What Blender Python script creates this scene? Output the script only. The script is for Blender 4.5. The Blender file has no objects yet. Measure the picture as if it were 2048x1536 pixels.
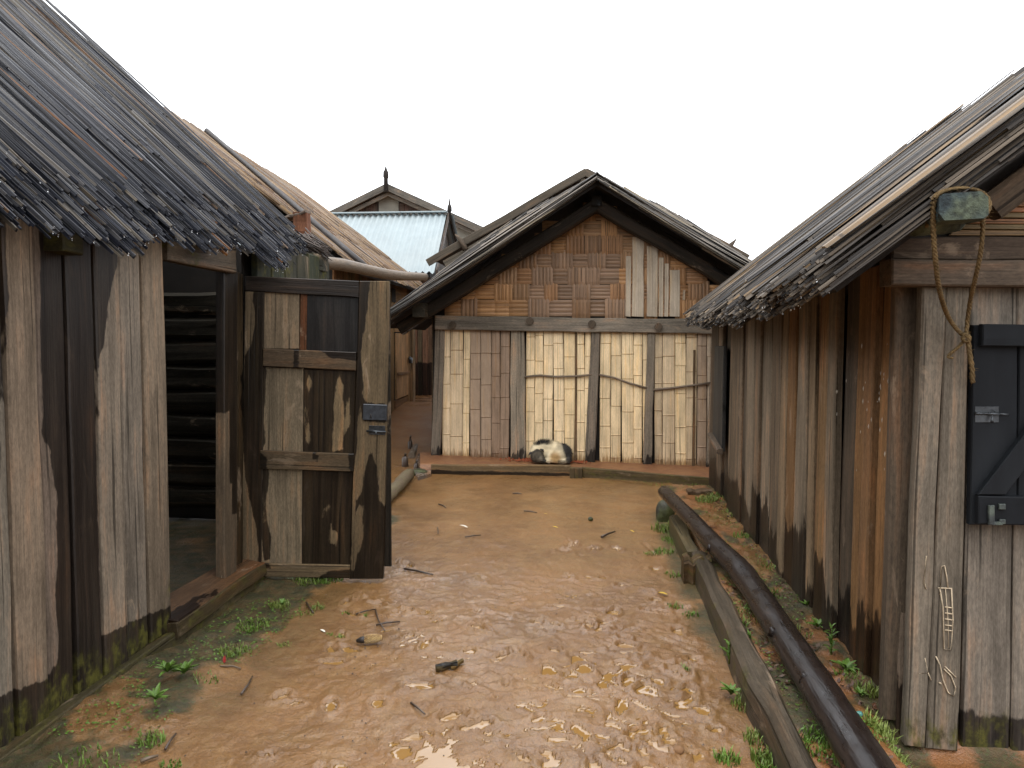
import bpy, bmesh, math, random
import numpy as np
from mathutils import Vector, Matrix

random.seed(7)
rng = np.random.default_rng(11)
scene = bpy.context.scene
COL = scene.collection
PI = math.pi

# ------------------------------------------------------------------ camera
F = 1500.0                       # focal length in photo pixels (photo 2048 wide)
ROLL = math.radians(0.6)
CAM = np.array([0.0, 0.0, 1.6])
_y = np.array([(1182 - 1024) / F, -(680 - 768) / F, -1.0]); _y /= np.linalg.norm(_y)
_z = np.array([math.sin(ROLL), math.cos(ROLL), 0.0]); _z -= _y * _z.dot(_y); _z /= np.linalg.norm(_z)
_x = np.cross(_y, _z)
CW = np.stack([_x, _y, _z], 1)   # camera <- world
cam_d = bpy.data.cameras.new('camera')
cam = bpy.data.objects.new('camera', cam_d); COL.objects.link(cam)
cam_d.sensor_width = 36.0
cam_d.lens = 36.0 * F / 2048.0
cam_d.clip_start = 0.05
cam_d.clip_end = 2000
cam.matrix_world = Matrix(CW.T.tolist()).to_4x4()
cam.location = CAM.tolist()
scene.camera = cam

# ------------------------------------------------------------------ world, sun, exposure
SUN_EL, SUN_AZ = math.radians(72), math.radians(205)     # behind the viewer, a little to the left
w = bpy.data.worlds.new('World'); scene.world = w; w.use_nodes = True
nt = w.node_tree; nt.nodes.clear()
sky = nt.nodes.new('ShaderNodeTexSky'); sky.sky_type = 'NISHITA'; sky.sun_disc = False
sky.sun_elevation = SUN_EL; sky.sun_rotation = SUN_AZ
sky.dust_density = 6.0; sky.air_density = 1.0
mix = nt.nodes.new('ShaderNodeMix'); mix.data_type = 'RGBA'
mix.inputs[0].default_value = 0.92
mix.inputs[7].default_value = (9.2, 9.45, 9.8, 1)          # even cloud cover
bg = nt.nodes.new('ShaderNodeBackground'); bg.inputs[1].default_value = 0.12
out = nt.nodes.new('ShaderNodeOutputWorld')
nt.links.new(sky.outputs[0], mix.inputs[6]); nt.links.new(mix.outputs[2], bg.inputs[0]); nt.links.new(bg.outputs[0], out.inputs[0])
sl = bpy.data.lights.new('sun', 'SUN'); sl.energy = 0.6; sl.angle = math.radians(30); sl.color = (1, .97, .92)
so = bpy.data.objects.new('sun', sl); COL.objects.link(so)
_d = Vector((math.sin(SUN_AZ) * math.cos(SUN_EL), math.cos(SUN_AZ) * math.cos(SUN_EL), math.sin(SUN_EL)))
so.rotation_euler = _d.to_track_quat('Z', 'Y').to_euler()
so.location = (0, 0, 30)
vs = scene.view_settings
vs.view_transform = 'Standard'; vs.look = 'None'; vs.exposure = 1.36; vs.gamma = 1; vs.use_curve_mapping = False
scene.render.engine = 'CYCLES'
scene.cycles.max_bounces = 5
scene.cycles.diffuse_bounces = 2

# ------------------------------------------------------------------ measuring: photo pixel -> point on a real plane
def onp(px, py, p0, n):
    d = CW.T @ np.array([(px - 1024) / F, -(py - 768) / F, -1.0])
    n = np.array(n, float)
    return CAM + d * (np.dot(np.array(p0, float) - CAM, n) / d.dot(n))
LW = ((-2.18, 0, 0), (1, 0, 0))          # left hut, wall along the path
RW = ((1.22, 0, 0), (-1, 0, 0))          # right hut, wall along the path
RF = ((0, 2.98, 0), (0, -1, 0))          # right hut, front
MF = ((0, 9.3, 0), (-.08, -1, 0))        # middle house front
def off(pl, d):
    n = np.array(pl[1], float); n /= np.linalg.norm(n)
    return (tuple(np.array(pl[0], float) + n * d), pl[1])
def q4(pl, *pts): return [onp(x, y, *pl) for x, y in pts]

# ------------------------------------------------------------------ object helpers
WLOC = {}
def tag(o, label=None, cat=None, group=None, kind=None):
    if label: o['label'] = label
    if cat: o['category'] = cat
    if group: o['group'] = group
    if kind: o['kind'] = kind
    return o
def thing(name, label, cat, loc=(0, 0, 0), group=None):
    o = bpy.data.objects.new(name, None); COL.objects.link(o)
    o.location = tuple(float(v) for v in loc); o.empty_display_size = .2
    WLOC[o] = np.array(loc, float)
    return tag(o, label, cat, group)
def link(name, me, parent=None, loc=(0, 0, 0), mat4=None):
    o = bpy.data.objects.new(name, me); COL.objects.link(o)
    loc = np.array(loc, float)
    WLOC[o] = loc
    pl = np.zeros(3)
    if parent is not None:
        o.parent = parent; pl = WLOC[parent]
    if mat4 is not None:
        m = np.array(mat4, float); m[:3, 3] -= pl
        o.matrix_basis = Matrix(m.tolist())
    else:
        o.location = tuple(loc - pl)
    return o

class MB:
    """collects shapes; build() links them as ONE mesh object"""
    def __init__(s):
        s.v = []; s.f = []; s.g = []; s.t = []; s.w = []; s.m = []; s.n = 0; s.sm = []
    def add(s, v, f, g=None, tone=(.2, .15, .1), wet=-1, moss=0, smooth=False):
        v = np.asarray(v, float); k = len(v)
        s.v.append(v)
        s.f += [[i + s.n for i in q] for q in f]
        s.sm += [smooth] * len(f)
        s.g.append(v.copy() if g is None else np.asarray(g, float))
        t = np.asarray(tone, float)
        s.t.append(np.tile(t, (k, 1)) if t.ndim == 1 else t)
        s.w.append(np.full(k, wet, float) if np.isscalar(wet) else np.asarray(wet, float))
        s.m.append(np.full(k, moss, float) if np.isscalar(moss) else np.asarray(moss, float))
        s.n += k
        return s
    def mesh(s, name, mat, org=(0, 0, 0)):
        v = np.concatenate(s.v) - np.array(org, float)
        me = bpy.data.meshes.new(name)
        me.from_pydata(v.tolist(), [], s.f)
        me.polygons.foreach_set('use_smooth', s.sm)
        a = me.attributes.new('g', 'FLOAT_VECTOR', 'POINT'); a.data.foreach_set('vector', np.concatenate(s.g).ravel())
        a = me.attributes.new('tone', 'FLOAT_COLOR', 'POINT')
        t = np.concatenate(s.t); a.data.foreach_set('color', np.concatenate([t, np.ones((len(t), 1))], 1).ravel())
        a = me.attributes.new('wet', 'FLOAT', 'POINT'); a.data.foreach_set('value', np.concatenate(s.w))
        a = me.attributes.new('moss', 'FLOAT', 'POINT'); a.data.foreach_set('value', np.concatenate(s.m))
        me.materials.append(mat); me.update()
        return me
    def build(s, name, mat, parent=None, org=None):
        if org is None:
            v = np.concatenate(s.v); org = (v.min(0) + v.max(0)) / 2
        return link(name, s.mesh(name, mat, org), parent, org)

def vnoise(p, seed=0):
    """value noise on (n,3) points, 0..1"""
    p = np.asarray(p, float) + seed * 17.37
    i = np.floor(p).astype(np.int64); f = p - i; f = f * f * (3 - 2 * f)
    def h(a, b, c):
        n = (a * 374761393 + b * 668265263 + c * 2147483647 + seed * 1013904223) & 0xffffffff
        n = ((n ^ (n >> 13)) * 1274126177) & 0xffffffff
        n = (n ^ (n >> 16)) & 0xffffffff
        return n / 4294967295.0
    r = 0
    for dx in (0, 1):
        for dy in (0, 1):
            for dz in (0, 1):
                wgt = (f[:, 0] if dx else 1 - f[:, 0]) * (f[:, 1] if dy else 1 - f[:, 1]) * (f[:, 2] if dz else 1 - f[:, 2])
                r = r + wgt * h(i[:, 0] + dx, i[:, 1] + dy, i[:, 2] + dz)
    return r
def fbm(p, seed=0, o=4, lac=2.1, gain=.5):
    a, s, t = 1.0, 0, 0
    p = np.asarray(p, float)
    for k in range(o):
        s = s + a * vnoise(p, seed + k); t += a; a *= gain; p = p * lac
    return s / t
def sstep(a, b, x):
    t = np.clip((np.asarray(x, float) - a) / (b - a), 0, 1); return t * t * (3 - 2 * t)

def sdpoly(P, poly):
    """signed distance (metres, + inside) of 2-D points to a polygon"""
    P = np.asarray(P, float); poly = np.asarray(poly, float)
    d = np.full(len(P), 1e9); ins = np.zeros(len(P), bool)
    for i in range(len(poly)):
        a, b = poly[i], poly[(i + 1) % len(poly)]
        e = b - a; wv = P - a
        t = np.clip((wv @ e) / max(e @ e, 1e-12), 0, 1)
        d = np.minimum(d, np.linalg.norm(wv - t[:, None] * e, axis=1))
        c = ((a[1] <= P[:, 1]) & (b[1] > P[:, 1])) | ((b[1] <= P[:, 1]) & (a[1] > P[:, 1]))
        with np.errstate(divide='ignore', invalid='ignore'):
            xi = a[0] + (P[:, 1] - a[1]) * e[0] / (e[1] if e[1] != 0 else 1e-12)
        ins ^= c & (P[:, 0] < xi)
    return np.where(ins, d, -d)

_seed = [0]
def board(mb, q, thick, nu=4, nv=8, along='v', tone=(.2, .15, .1), wet=-1, moss=0, bevel=.006, wav=.004, relief=.003, wetf=None, mossf=None):
    """a sawn board: q = front corners BL, BR, TR, TL; thickness goes back from the front"""
    q = [np.asarray(p, float) for p in q]
    BL, BR, TR, TL = q
    n = np.cross(BR - BL, TL - BL); n /= np.linalg.norm(n)
    wd = np.linalg.norm(BR - BL); ln = np.linalg.norm(TL - BL)
    bu, bv = min(.3, bevel / max(wd, 1e-6)), min(.3, bevel / max(ln, 1e-6))
    us = np.array([0, bu] + list(np.linspace(bu, 1 - bu, nu + 1)[1:-1]) + [1 - bu, 1])
    vs_ = np.array([0, bv] + list(np.linspace(bv, 1 - bv, nv + 1)[1:-1]) + [1 - bv, 1])
    U, V = np.meshgrid(us, vs_); sh = U.shape
    U = U.ravel(); V = V.ravel()
    P = (BL[None] * ((1 - U) * (1 - V))[:, None] + BR[None] * (U * (1 - V))[:, None] + TR[None] * (U * V)[:, None] + TL[None] * ((1 - U) * V)[:, None])
    _seed[0] += 1; sd = _seed[0]
    eu = (BR - BL) / max(wd, 1e-6); ev = (TL - BL) / max(ln, 1e-6)
    L = V * ln if along == 'v' else U * wd
    A = U * wd if along == 'v' else V * ln
    wob = (vnoise(np.stack([L * 3.1, np.round(A / (wd if along == 'v' else ln)) * 9.0, np.full(len(L), sd * 3.3)], 1), 3) - .5) * 2 * wav
    P = P + (eu if along == 'v' else ev)[None] * wob[:, None]
    rel = (fbm(np.stack([L * 1.6, A * 14, np.full(len(L), sd * 1.7)], 1), 5, 2) - .5) * 2 * relief
    edge = ((U == 0) | (U == 1) | (V == 0) | (V == 1))
    dep = np.where(edge, -bevel, 0) + np.where(edge, 0, rel)
    P = P + n[None] * dep[:, None]
    ro = np.array([sd * 1.37 % 11, sd * .731 % 7, sd * .377 % 5])
    G = np.stack([L, A, np.zeros(len(L))], 1) + ro
    nr, nc = sh
    f = [[r * nc + c, r * nc + c + 1, (r + 1) * nc + c + 1, (r + 1) * nc + c] for r in range(nr - 1) for c in range(nc - 1)]
    wt = wetf(P) if wetf is not None else np.full(len(P), wet, float)
    ms = mossf(P) if mossf is not None else np.full(len(P), moss, float)
    # rim and back
    rim = [c for c in range(nc)] + [r * nc + nc - 1 for r in range(1, nr)] + [(nr - 1) * nc + c for c in range(nc - 2, -1, -1)] + [r * nc for r in range(nr - 2, 0, -1)]
    k = len(P)
    B = P[rim] - n[None] * (thick - bevel)
    GB = G[rim] + np.array([0, 0, thick])
    for i in range(len(rim)):
        j = (i + 1) % len(rim)
        f.append([rim[j], rim[i], k + i, k + j])
    f.append([k + i for i in range(len(rim) - 1, -1, -1)])
    mb.add(np.concatenate([P, B]), f, np.concatenate([G, GB]), tone, np.concatenate([wt, wt[rim]]), np.concatenate([ms, ms[rim]]))
    return mb

def beam(mb, a, b, wv, hv, tone=(.2, .15, .1), seg=6, wob=.004, wet=-1, moss=0, bev=.008):
    """squared timber from a to b; wv, hv = full width and height vectors"""
    a, b, wv, hv = (np.asarray(x, float) for x in (a, b, wv, hv))
    W, H = np.linalg.norm(wv), np.linalg.norm(hv); wn, hn = wv / W, hv / H
    _seed[0] += 1; sd = _seed[0]
    ring = []
    x, y = W / 2, H / 2; bv = min(bev, x * .5, y * .5)
    ring = [(-x + bv, -y), (x - bv, -y), (x, -y + bv), (x, y - bv), (x - bv, y), (-x + bv, y), (-x, y - bv), (-x, -y + bv)]
    V = []; G = []; L = np.linalg.norm(b - a); per = 0
    for i in range(seg + 1):
        t = i / seg; c = a + (b - a) * t
        j = rng.normal(0, wob, 2) if 0 < i < seg else (0, 0)
        for k, (u, v) in enumerate(ring):
            e = rng.normal(0, wob * .5, 2)
            V.append(c + wn * (u + j[0] + e[0]) + hn * (v + j[1] + e[1]))
            G.append((t * L + sd * 1.3, u + v * .7 + sd * .7, v))
    f = []
    for i in range(seg):
        for k in range(8):
            k2 = (k + 1) % 8
            f.append([i * 8 + k, i * 8 + k2, (i + 1) * 8 + k2, (i + 1) * 8 + k])
    f.append(list(range(7, -1, -1))); f.append([seg * 8 + k for k in range(8)])
    # make outward
    if np.dot(np.cross(wn, hn), b - a) < 0: f = [q[::-1] for q in f]
    mb.add(V, f, G, tone, wet, moss)
    return mb

def tube(mb, pts, radii, ns=8, tone=(.2, .15, .1), jit=0.0, wet=-1, moss=0, cap=True, gs=1.0):
    pts = [np.asarray(p, float) for p in pts]; n = len(pts)
    radii = [radii] * n if np.isscalar(radii) else radii
    _seed[0] += 1; sd = _seed[0]
    V = []; G = []; L = 0
    up = np.array([0, 0, 1.0])
    for i, p in enumerate(pts):
        t = pts[min(i + 1, n - 1)] - pts[max(i - 1, 0)]; t /= max(np.linalg.norm(t), 1e-9)
        s = np.cross(t, up)
        if np.linalg.norm(s) < .05: s = np.cross(t, np.array([1.0, 0, 0]))
        s /= np.linalg.norm(s); u = np.cross(s, t)
        if i: L += np.linalg.norm(p - pts[i - 1])
        for k in range(ns):
            a = 2 * PI * k / ns; r = radii[i] * (1 + random.uniform(-jit, jit))
            V.append(p + s * math.cos(a) * r + u * math.sin(a) * r)
            G.append((L * gs + sd * 1.1, k / ns * 6.28 * radii[i] + sd * .3, 0))
    f = [[i * ns + k, i * ns + (k + 1) % ns, (i + 1) * ns + (k + 1) % ns, (i + 1) * ns + k] for i in range(n - 1) for k in range(ns)]
    f = [q[::-1] for q in f]
    mb.add(V, f, G, tone, wet, moss, True)
    if cap:
        k0 = mb.n - n * ns
        mb.f.append([k0 + k for k in range(ns)]); mb.f.append([k0 + (n - 1) * ns + k for k in range(ns - 1, -1, -1)]); mb.sm += [False, False]
    return mb

# ------------------------------------------------------------------ materials
def newmat(name):
    m = bpy.data.materials.new(name); m.use_nodes = True
    t = m.node_tree; b = t.nodes['Principled BSDF']
    return m, t, b
class NT:
    def __init__(s, t): s.t = t
    def n(s, typ, **k):
        x = s.t.nodes.new(typ)
        for a, v in k.items(): setattr(x, a, v)
        return x
    def put(s, sock, v):
        if isinstance(v, bpy.types.NodeSocket): s.t.links.new(v, sock)
        elif v is not None:
            if hasattr(v, '__len__'):
                n = len(sock.default_value); v = (tuple(v) + (1.0,))[:n]
            sock.default_value = v
    def attr(s, name, typ='GEOMETRY'):
        return s.n('ShaderNodeAttribute', attribute_name=name, attribute_type=typ)
    def math(s, op, a, b=None, c=None, clamp=False):
        x = s.n('ShaderNodeMath', operation=op, use_clamp=clamp)
        s.put(x.inputs[0], a); s.put(x.inputs[1], b)
        if c is not None: s.put(x.inputs[2], c)
        return x.outputs[0]
    def vmul(s, a, b):
        x = s.n('ShaderNodeVectorMath', operation='MULTIPLY'); s.put(x.inputs[0], a); s.put(x.inputs[1], b); return x.outputs[0]
    def vadd(s, a, b):
        x = s.n('ShaderNodeVectorMath', operation='ADD'); s.put(x.inputs[0], a); s.put(x.inputs[1], b); return x.outputs[0]
    def noise(s, vec, scale=1, detail=3, rough=.55, dist=0):
        x = s.n('ShaderNodeTexNoise'); s.put(x.inputs['Vector'], vec)
        x.inputs['Scale'].default_value = scale; x.inputs['Detail'].default_value = detail
        x.inputs['Roughness'].default_value = rough; x.inputs['Distortion'].default_value = dist
        return x.outputs[0]
    def ss(s, v, a, b, lo=0.0, hi=1.0):
        x = s.n('ShaderNodeMapRange', interpolation_type='SMOOTHSTEP')
        s.put(x.inputs[0], v); s.put(x.inputs[1], a); s.put(x.inputs[2], b); s.put(x.inputs[3], lo); s.put(x.inputs[4], hi)
        return x.outputs[0]
    def lin(s, v, a, b, lo, hi):
        x = s.n('ShaderNodeMapRange')
        s.put(x.inputs[0], v); s.put(x.inputs[1], a); s.put(x.inputs[2], b); s.put(x.inputs[3], lo); s.put(x.inputs[4], hi)
        return x.outputs[0]
    def mix(s, f, a, b, blend='MIX'):
        x = s.n('ShaderNodeMix', data_type='RGBA', blend_type=blend)
        s.put(x.inputs[0], f); s.put(x.inputs[6], a); s.put(x.inputs[7], b); return x.outputs[2]
    def scale(s, c, f):
        x = s.n('ShaderNodeVectorMath', operation='SCALE'); s.put(x.inputs[0], c); s.put(x.inputs[3], f); return x.outputs[0]
    def ramp(s, f, stops):
        x = s.n('ShaderNodeValToRGB'); s.put(x.inputs[0], f); e = x.color_ramp.elements
        while len(e) < len(stops): e.new(.5)
        for i, (p, c) in enumerate(stops): e[i].position = p; e[i].color = (*c, 1)
        return x.outputs[0]
    def bump(s, h, strength=.4, dist=.01, normal=None):
        x = s.n('ShaderNodeBump'); x.inputs['Strength'].default_value = strength; x.inputs['Distance'].default_value = dist
        s.put(x.inputs['Height'], h)
        if normal is not None: s.put(x.inputs['Normal'], normal)
        return x.outputs[0]
def col3(c): return (*c, 1)

def wood_mat(name, stain=0.0, gain=.68, rough=.72, bump=.5, flecks=.0):
    m, t, b = newmat(name); N = NT(t)
    g = N.attr('g').outputs['Vector']; tone = N.attr('tone').outputs['Color']
    fine = N.noise(N.vmul(g, (2.2, 150, 150)), 1, 3, .6)
    streak = N.noise(N.vmul(g, (.9, 22, 22)), 1, 4, .6, .6)
    blotch = N.noise(N.vmul(g, (2.2, 7, 7)), 1, 4, .6)
    big = N.noise(N.vmul(g, (.8, 2.5, 2.5)), 1, 3, .5)
    sp = N.noise(N.vmul(g, (14, 60, 60)), 1, 3, .7)
    k = N.math('MULTIPLY', N.lin(fine, .25, .75, .78, 1.22), N.lin(streak, .2, .8, .55, 1.45))
    k = N.math('MULTIPLY', k, N.lin(blotch, .25, .75, .65, 1.35))
    k = N.math('MULTIPLY', k, N.lin(big, .3, .7, .8, 1.2))
    c = N.scale(tone, k)
    c = N.vmul(N.scale(c, gain), (1.02, .965, .85))
    c = N.scale(c, N.lin(N.noise(N.vmul(g, (38, 120, 120)), 1, 4, .7), .3, .7, .72, 1.28))
    c = N.mix(N.ss(N.math('ADD', N.math('MULTIPLY', blotch, .5), N.math('MULTIPLY', streak, .5)), .5, .68, 0, .55), c, N.vmul(c, (1.35, .86, .55)))
    # dark checks along the grain, pale worn flecks
    ck = N.ss(N.noise(N.vmul(g, (.7, 55, 55)), 1, 2, .5, .3), .30, .36, .35, 1.0)
    c = N.scale(c, ck)
    fl = N.math('MULTIPLY', N.ss(sp, .69, .76), N.ss(blotch, .5, .65))
    c = N.mix(N.math('MULTIPLY', fl, .6 + flecks), c, (.42, .33, .22, 1))
    pl = N.math('MULTIPLY', N.ss(N.noise(N.vmul(g, (3.5, 9, 9)), 1, 5, .7, .8), .56, .68), N.ss(N.noise(N.vmul(g, (1.1, 3, 3)), 1, 2), .45, .6))
    c = N.mix(N.math('MULTIPLY', pl, .5), c, (.30, .22, .15, 1))
    # rain-soaked areas
    wa = N.attr('wet').outputs['Fac']
    w2 = N.math('MULTIPLY', N.math('ADD', N.noise(N.vmul(g, (.9, 5, 5)), 1, 4, .6, .4), stain - .78), .25)
    wsum = N.math('ADD', N.math('MAXIMUM', wa, w2), N.math('MULTIPLY', N.math('SUBTRACT', N.noise(N.vmul(g, (9, 30, 30)), 1, 4, .6), .5), .045))
    wm = N.ss(wsum, -.003, .006)
    dark = N.scale(N.vmul(c, (.95, .85, .85)), .13)
    c = N.mix(wm, c, N.mix(N.ss(streak, .35, .75), dark, N.scale(c, .2)))
    mo = N.math('MULTIPLY', N.attr('moss').outputs['Fac'], N.lin(N.noise(N.vmul(g, (9, 16, 16)), 1, 5, .65), .34, .62, .0, 1.15), None, True)
    mc = N.mix(N.ss(N.noise(N.vmul(g, (22, 22, 22)), 1, 4, .65), .35, .65), (.026, .023, .008, 1), (.095, .088, .018, 1))
    c = N.mix(N.ss(mo, .22, .8, 0, .85), c, mc)
    N.put(b.inputs['Base Color'], c)
    N.put(b.inputs['Roughness'], N.math('SUBTRACT', rough, N.math('MULTIPLY', wm, .27)))
    N.put(b.inputs['Specular IOR Level'], N.math('ADD', .12, N.math('MULTIPLY', wm, .10)))
    h = N.math('ADD', N.math('MULTIPLY', fine, .5), N.math('ADD', N.math('MULTIPLY', streak, .8), N.math('MULTIPLY', ck, .8)))
    N.put(b.inputs['Normal'], N.bump(h, bump, .006))
    return m
M_WOOD = wood_mat('weathered_wood')
M_WOODWET = wood_mat('soaked_wood', stain=.16, rough=.6)
M_DOORWOOD = wood_mat('door_wood', stain=-.5, gain=.56, rough=.66)
M_GREYWOOD = wood_mat('grey_timber', stain=-.12, rough=.75, bump=.4)

def slat_mat(name, stops, rough=.35, spec=.5, nodes=.0):
    m, t, b = newmat(name); N = NT(t)
    g0 = N.attr('g').outputs['Vector']
    oi = N.n('ShaderNodeObjectInfo')
    cmb = N.n('ShaderNodeCombineXYZ'); N.put(cmb.inputs[0], N.math('MULTIPLY', oi.outputs['Random'], 37)); N.put(cmb.inputs[1], N.math('MULTIPLY', oi.outputs['Random'], 61))
    g = N.vadd(g0, cmb.outputs[0])
    r = N.math('FRACT', N.math('ADD', N.attr('tone').outputs['Fac'], N.math('MULTIPLY', oi.outputs['Random'], 7.31)))
    c = N.ramp(r, stops)
    st = N.noise(N.vmul(g, (1.1, 160, 40)), 1, 3, .6)
    bl = N.noise(N.vmul(g, (1.7, 12, 5)), 1, 4, .65)
    gx = N.n('ShaderNodeSeparateXYZ'); N.put(gx.inputs[0], g)
    nd = N.math('ABSOLUTE', N.math('SUBTRACT', N.math('FRACT', N.math('MULTIPLY', gx.outputs[0], 1.37)), .5))
    ndm = N.ss(nd, .004, .014, .45, 1)
    c = N.scale(c, N.math('MULTIPLY', ndm, N.math('MULTIPLY', N.lin(st, .25, .75, .5, 1.55), N.lin(bl, .25, .75, .5, 1.5))))
    N.put(b.inputs['Base Color'], c)
    N.put(b.inputs['Roughness'], N.lin(bl, .3, .7, rough - .1, rough + .2))
    b.inputs['Specular IOR Level'].default_value = spec
    N.put(b.inputs['Normal'], N.bump(N.math('ADD', st, N.math('MULTIPLY', bl, .4)), .45, .004))
    return m
M_SLAT_L = slat_mat('wet_grey_bamboo', [(0, (.003, .003, .005)), (.35, (.007, .008, .013)), (.62, (.014, .016, .023)), (.82, (.034, .031, .030)), (.975, (.07, .058, .042)), (1, (.13, .055, .018))], .40, .24)  # blue cast in the dark stops stands for reflected sky
M_SLAT_R = slat_mat('wet_tan_bamboo', [(0, (.008, .006, .005)), (.3, (.026, .02, .015)), (.6, (.066, .050, .034)), (.85, (.125, .098, .07)), (1, (.15, .095, .045))], .45, .25)
M_SLAT_B = slat_mat('brown_bamboo', [(0, (.03, .017, .008)), (.2, (.09, .045, .018)), (.5, (.11, .06, .023)), (.8, (.16, .10, .043)), (1, (.13, .085, .05))], .45, .3)
M_SLAT_M = slat_mat('grey_brown_bamboo', [(0, (.009, .008, .006)), (.3, (.04, .033, .027)), (.6, (.085, .071, .056)), (.85, (.145, .122, .1)), (1, (.15, .115, .065))], .45, .28)

def sheet_mat(name):
    """flattened bamboo: fine splits along the grain"""
    m, t, b = newmat(name); N = NT(t)
    g = N.attr('g').outputs['Vector']; tone = N.attr('tone').outputs['Color']
    sp = N.noise(N.vmul(g, (.5, 130, 1)), 1, 2, .5, .12)
    fine = N.noise(N.vmul(g, (1.5, 260, 1)), 1, 3, .6)
    bl = N.noise(N.vmul(g, (2.5, 8, 1)), 1, 4, .65)
    k = N.math('MULTIPLY', N.lin(fine, .25, .75, .78, 1.22), N.lin(bl, .25, .75, .70, 1.26))
    c = N.scale(tone, N.math('MULTIPLY', k, 1.04))
    c = N.scale(c, N.lin(N.noise(N.vmul(g, (30, 200, 1)), 1, 4, .7), .3, .7, .85, 1.15))
    c = N.mix(N.ss(N.noise(N.vmul(g, (1.2, 22, 1)), 1, 3, .6), .5, .72, 0, .6), c, N.vmul(c, (1.0, .84, .58)))
    c = N.scale(c, N.ss(sp, .33, .43, .42, 1))
    wa = N.attr('wet').outputs['Fac']
    wsum = N.math('ADD', wa, N.math('MULTIPLY', N.math('SUBTRACT', N.noise(N.vmul(g, (7, 45, 1)), 1, 4, .6), .5), .16))
    wm = N.ss(wsum, -.02, .03)
    c = N.mix(wm, c, N.vmul(c, (.5, .40, .30)))
    mo = N.math('MULTIPLY', N.attr('moss').outputs['Fac'], N.lin(N.noise(N.vmul(g, (5, 60, 1)), 1, 4, .65), .3, .7, .1, 1), None, True)
    c = N.mix(N.ss(mo, .2, .8, 0, .7), c, (.13, .062, .03, 1))
    N.put(b.inputs['Base Color'], c)
    b.inputs['Roughness'].default_value = .55
    b.inputs['Specular IOR Level'].default_value = .3
    N.put(b.inputs['Normal'], N.bump(N.math('ADD', N.ss(sp, .28, .38), N.math('MULTIPLY', fine, .4)), .5, .004))
    return m
M_SHEET = sheet_mat('split_bamboo')

def plain_mat(name, c, rough=.6, var=.35, scale=14, spec=.4, metal=0, bump=.25, dist=.004, stretch=(1, 1, 1), c2=None):
    m, t, b = newmat(name); N = NT(t)
    co = N.n('ShaderNodeTexCoord').outputs['Object']
    v = N.vmul(co, stretch)
    a = N.noise(v, scale, 5, .62); a2 = N.noise(v, scale * .22, 3, .5)
    cc = N.mix(N.ss(a2, .38, .62), col3(c), col3(c2 if c2 else c))
    cc = N.scale(cc, N.math('MULTIPLY', N.lin(a, .25, .75, 1 - var, 1 + var), N.lin(a2, .3, .7, 1 - var * .6, 1 + var * .6)))
    N.put(b.inputs['Base Color'], cc)
    N.put(b.inputs['Roughness'], N.lin(a, .3, .7, max(.03, rough - .1), min(1, rough + .1)))
    b.inputs['Metallic'].default_value = metal; b.inputs['Specular IOR Level'].default_value = spec
    if bump: N.put(b.inputs['Normal'], N.bump(a, bump, dist))
    return m
M_DARK = plain_mat('near_black_backing', (.018, .014, .011), .9, .4, 20)  # near-black backing for roofs and walls, also finials and the window panel
M_TIN = plain_mat('galvanised_tin', (.27, .305, .31), .45, .12, 3, .25, 0, .05, c2=(.24, .28, .29))
M_PLASTER = plain_mat('lime_plaster', (.23, .225, .19), .9, .2, 3, .2, c2=(.18, .175, .15))
M_PAINT = plain_mat('blue_black_paint', (.0085, .0095, .0115), .6, .4, 10, .12, 0, .2, .003, (1, 1, .2), c2=(.012, .0135, .0155))
M_IRON = plain_mat('dull_iron', (.06, .065, .07), .38, .4, 40, .5, .75, .3, .001)
M_LOCKPL = plain_mat('lock_plate_iron', (.045, .05, .058), .4, .35, 40, .5, .5, .3, .001)
M_VERD = plain_mat('greenish_iron', (.10, .12, .10), .55, .5, 90, .4, .3, .6, .003, c2=(.035, .04, .04))
M_TEAL = plain_mat('lichen_grey_timber', (.03, .045, .05), .8, .75, 45, .3, 0, .9, .01, (1, .25, 1), c2=(.05, .06, .04))
M_ROPE = plain_mat('sisal_rope', (.125, .082, .036), .85, .45, 120, .2, 0, .6, .003)
M_STONE = plain_mat('wet_mossy_stone', (.035, .032, .022), .5, .5, 18, .3, 0, .9, .015, c2=(.04, .045, .016))
M_LEAF = plain_mat('weed_leaf', (.095, .185, .026), .42, .4, 30, .3, 0, .2, .002, c2=(.065, .11, .018))
M_GRASS = plain_mat('grass_blade', (.085, .165, .020), .5, .35, 8, .3, 0, 0, c2=(.12, .15, .03))
M_LITTER = plain_mat('wet_leaf_litter', (.08, .03, .012), .5, .5, 30, .4, c2=(.055, .03, .015))
M_RED = plain_mat('red_leaf', (.28, .02, .02), .4, .3, 40)
M_YEL = plain_mat('yellow_leaf', (.55, .38, .05), .5, .25, 40)
M_PALE = plain_mat('pale_scrap', (.6, .58, .5), .5, .2, 60)
M_GREENGL = plain_mat('green_glass', (.08, .22, .19), .15, .2, 30)
M_KERNEL = plain_mat('corn_kernels', (.26, .15, .05), .4, .4, 90, c2=(.36, .25, .11))
M_CHAR = plain_mat('charred_end', (.02, .016, .014), .5, .4, 60)
M_SILT = plain_mat('rust_red_earth', (.17, .035, .008), .8, .35, 40)

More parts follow.
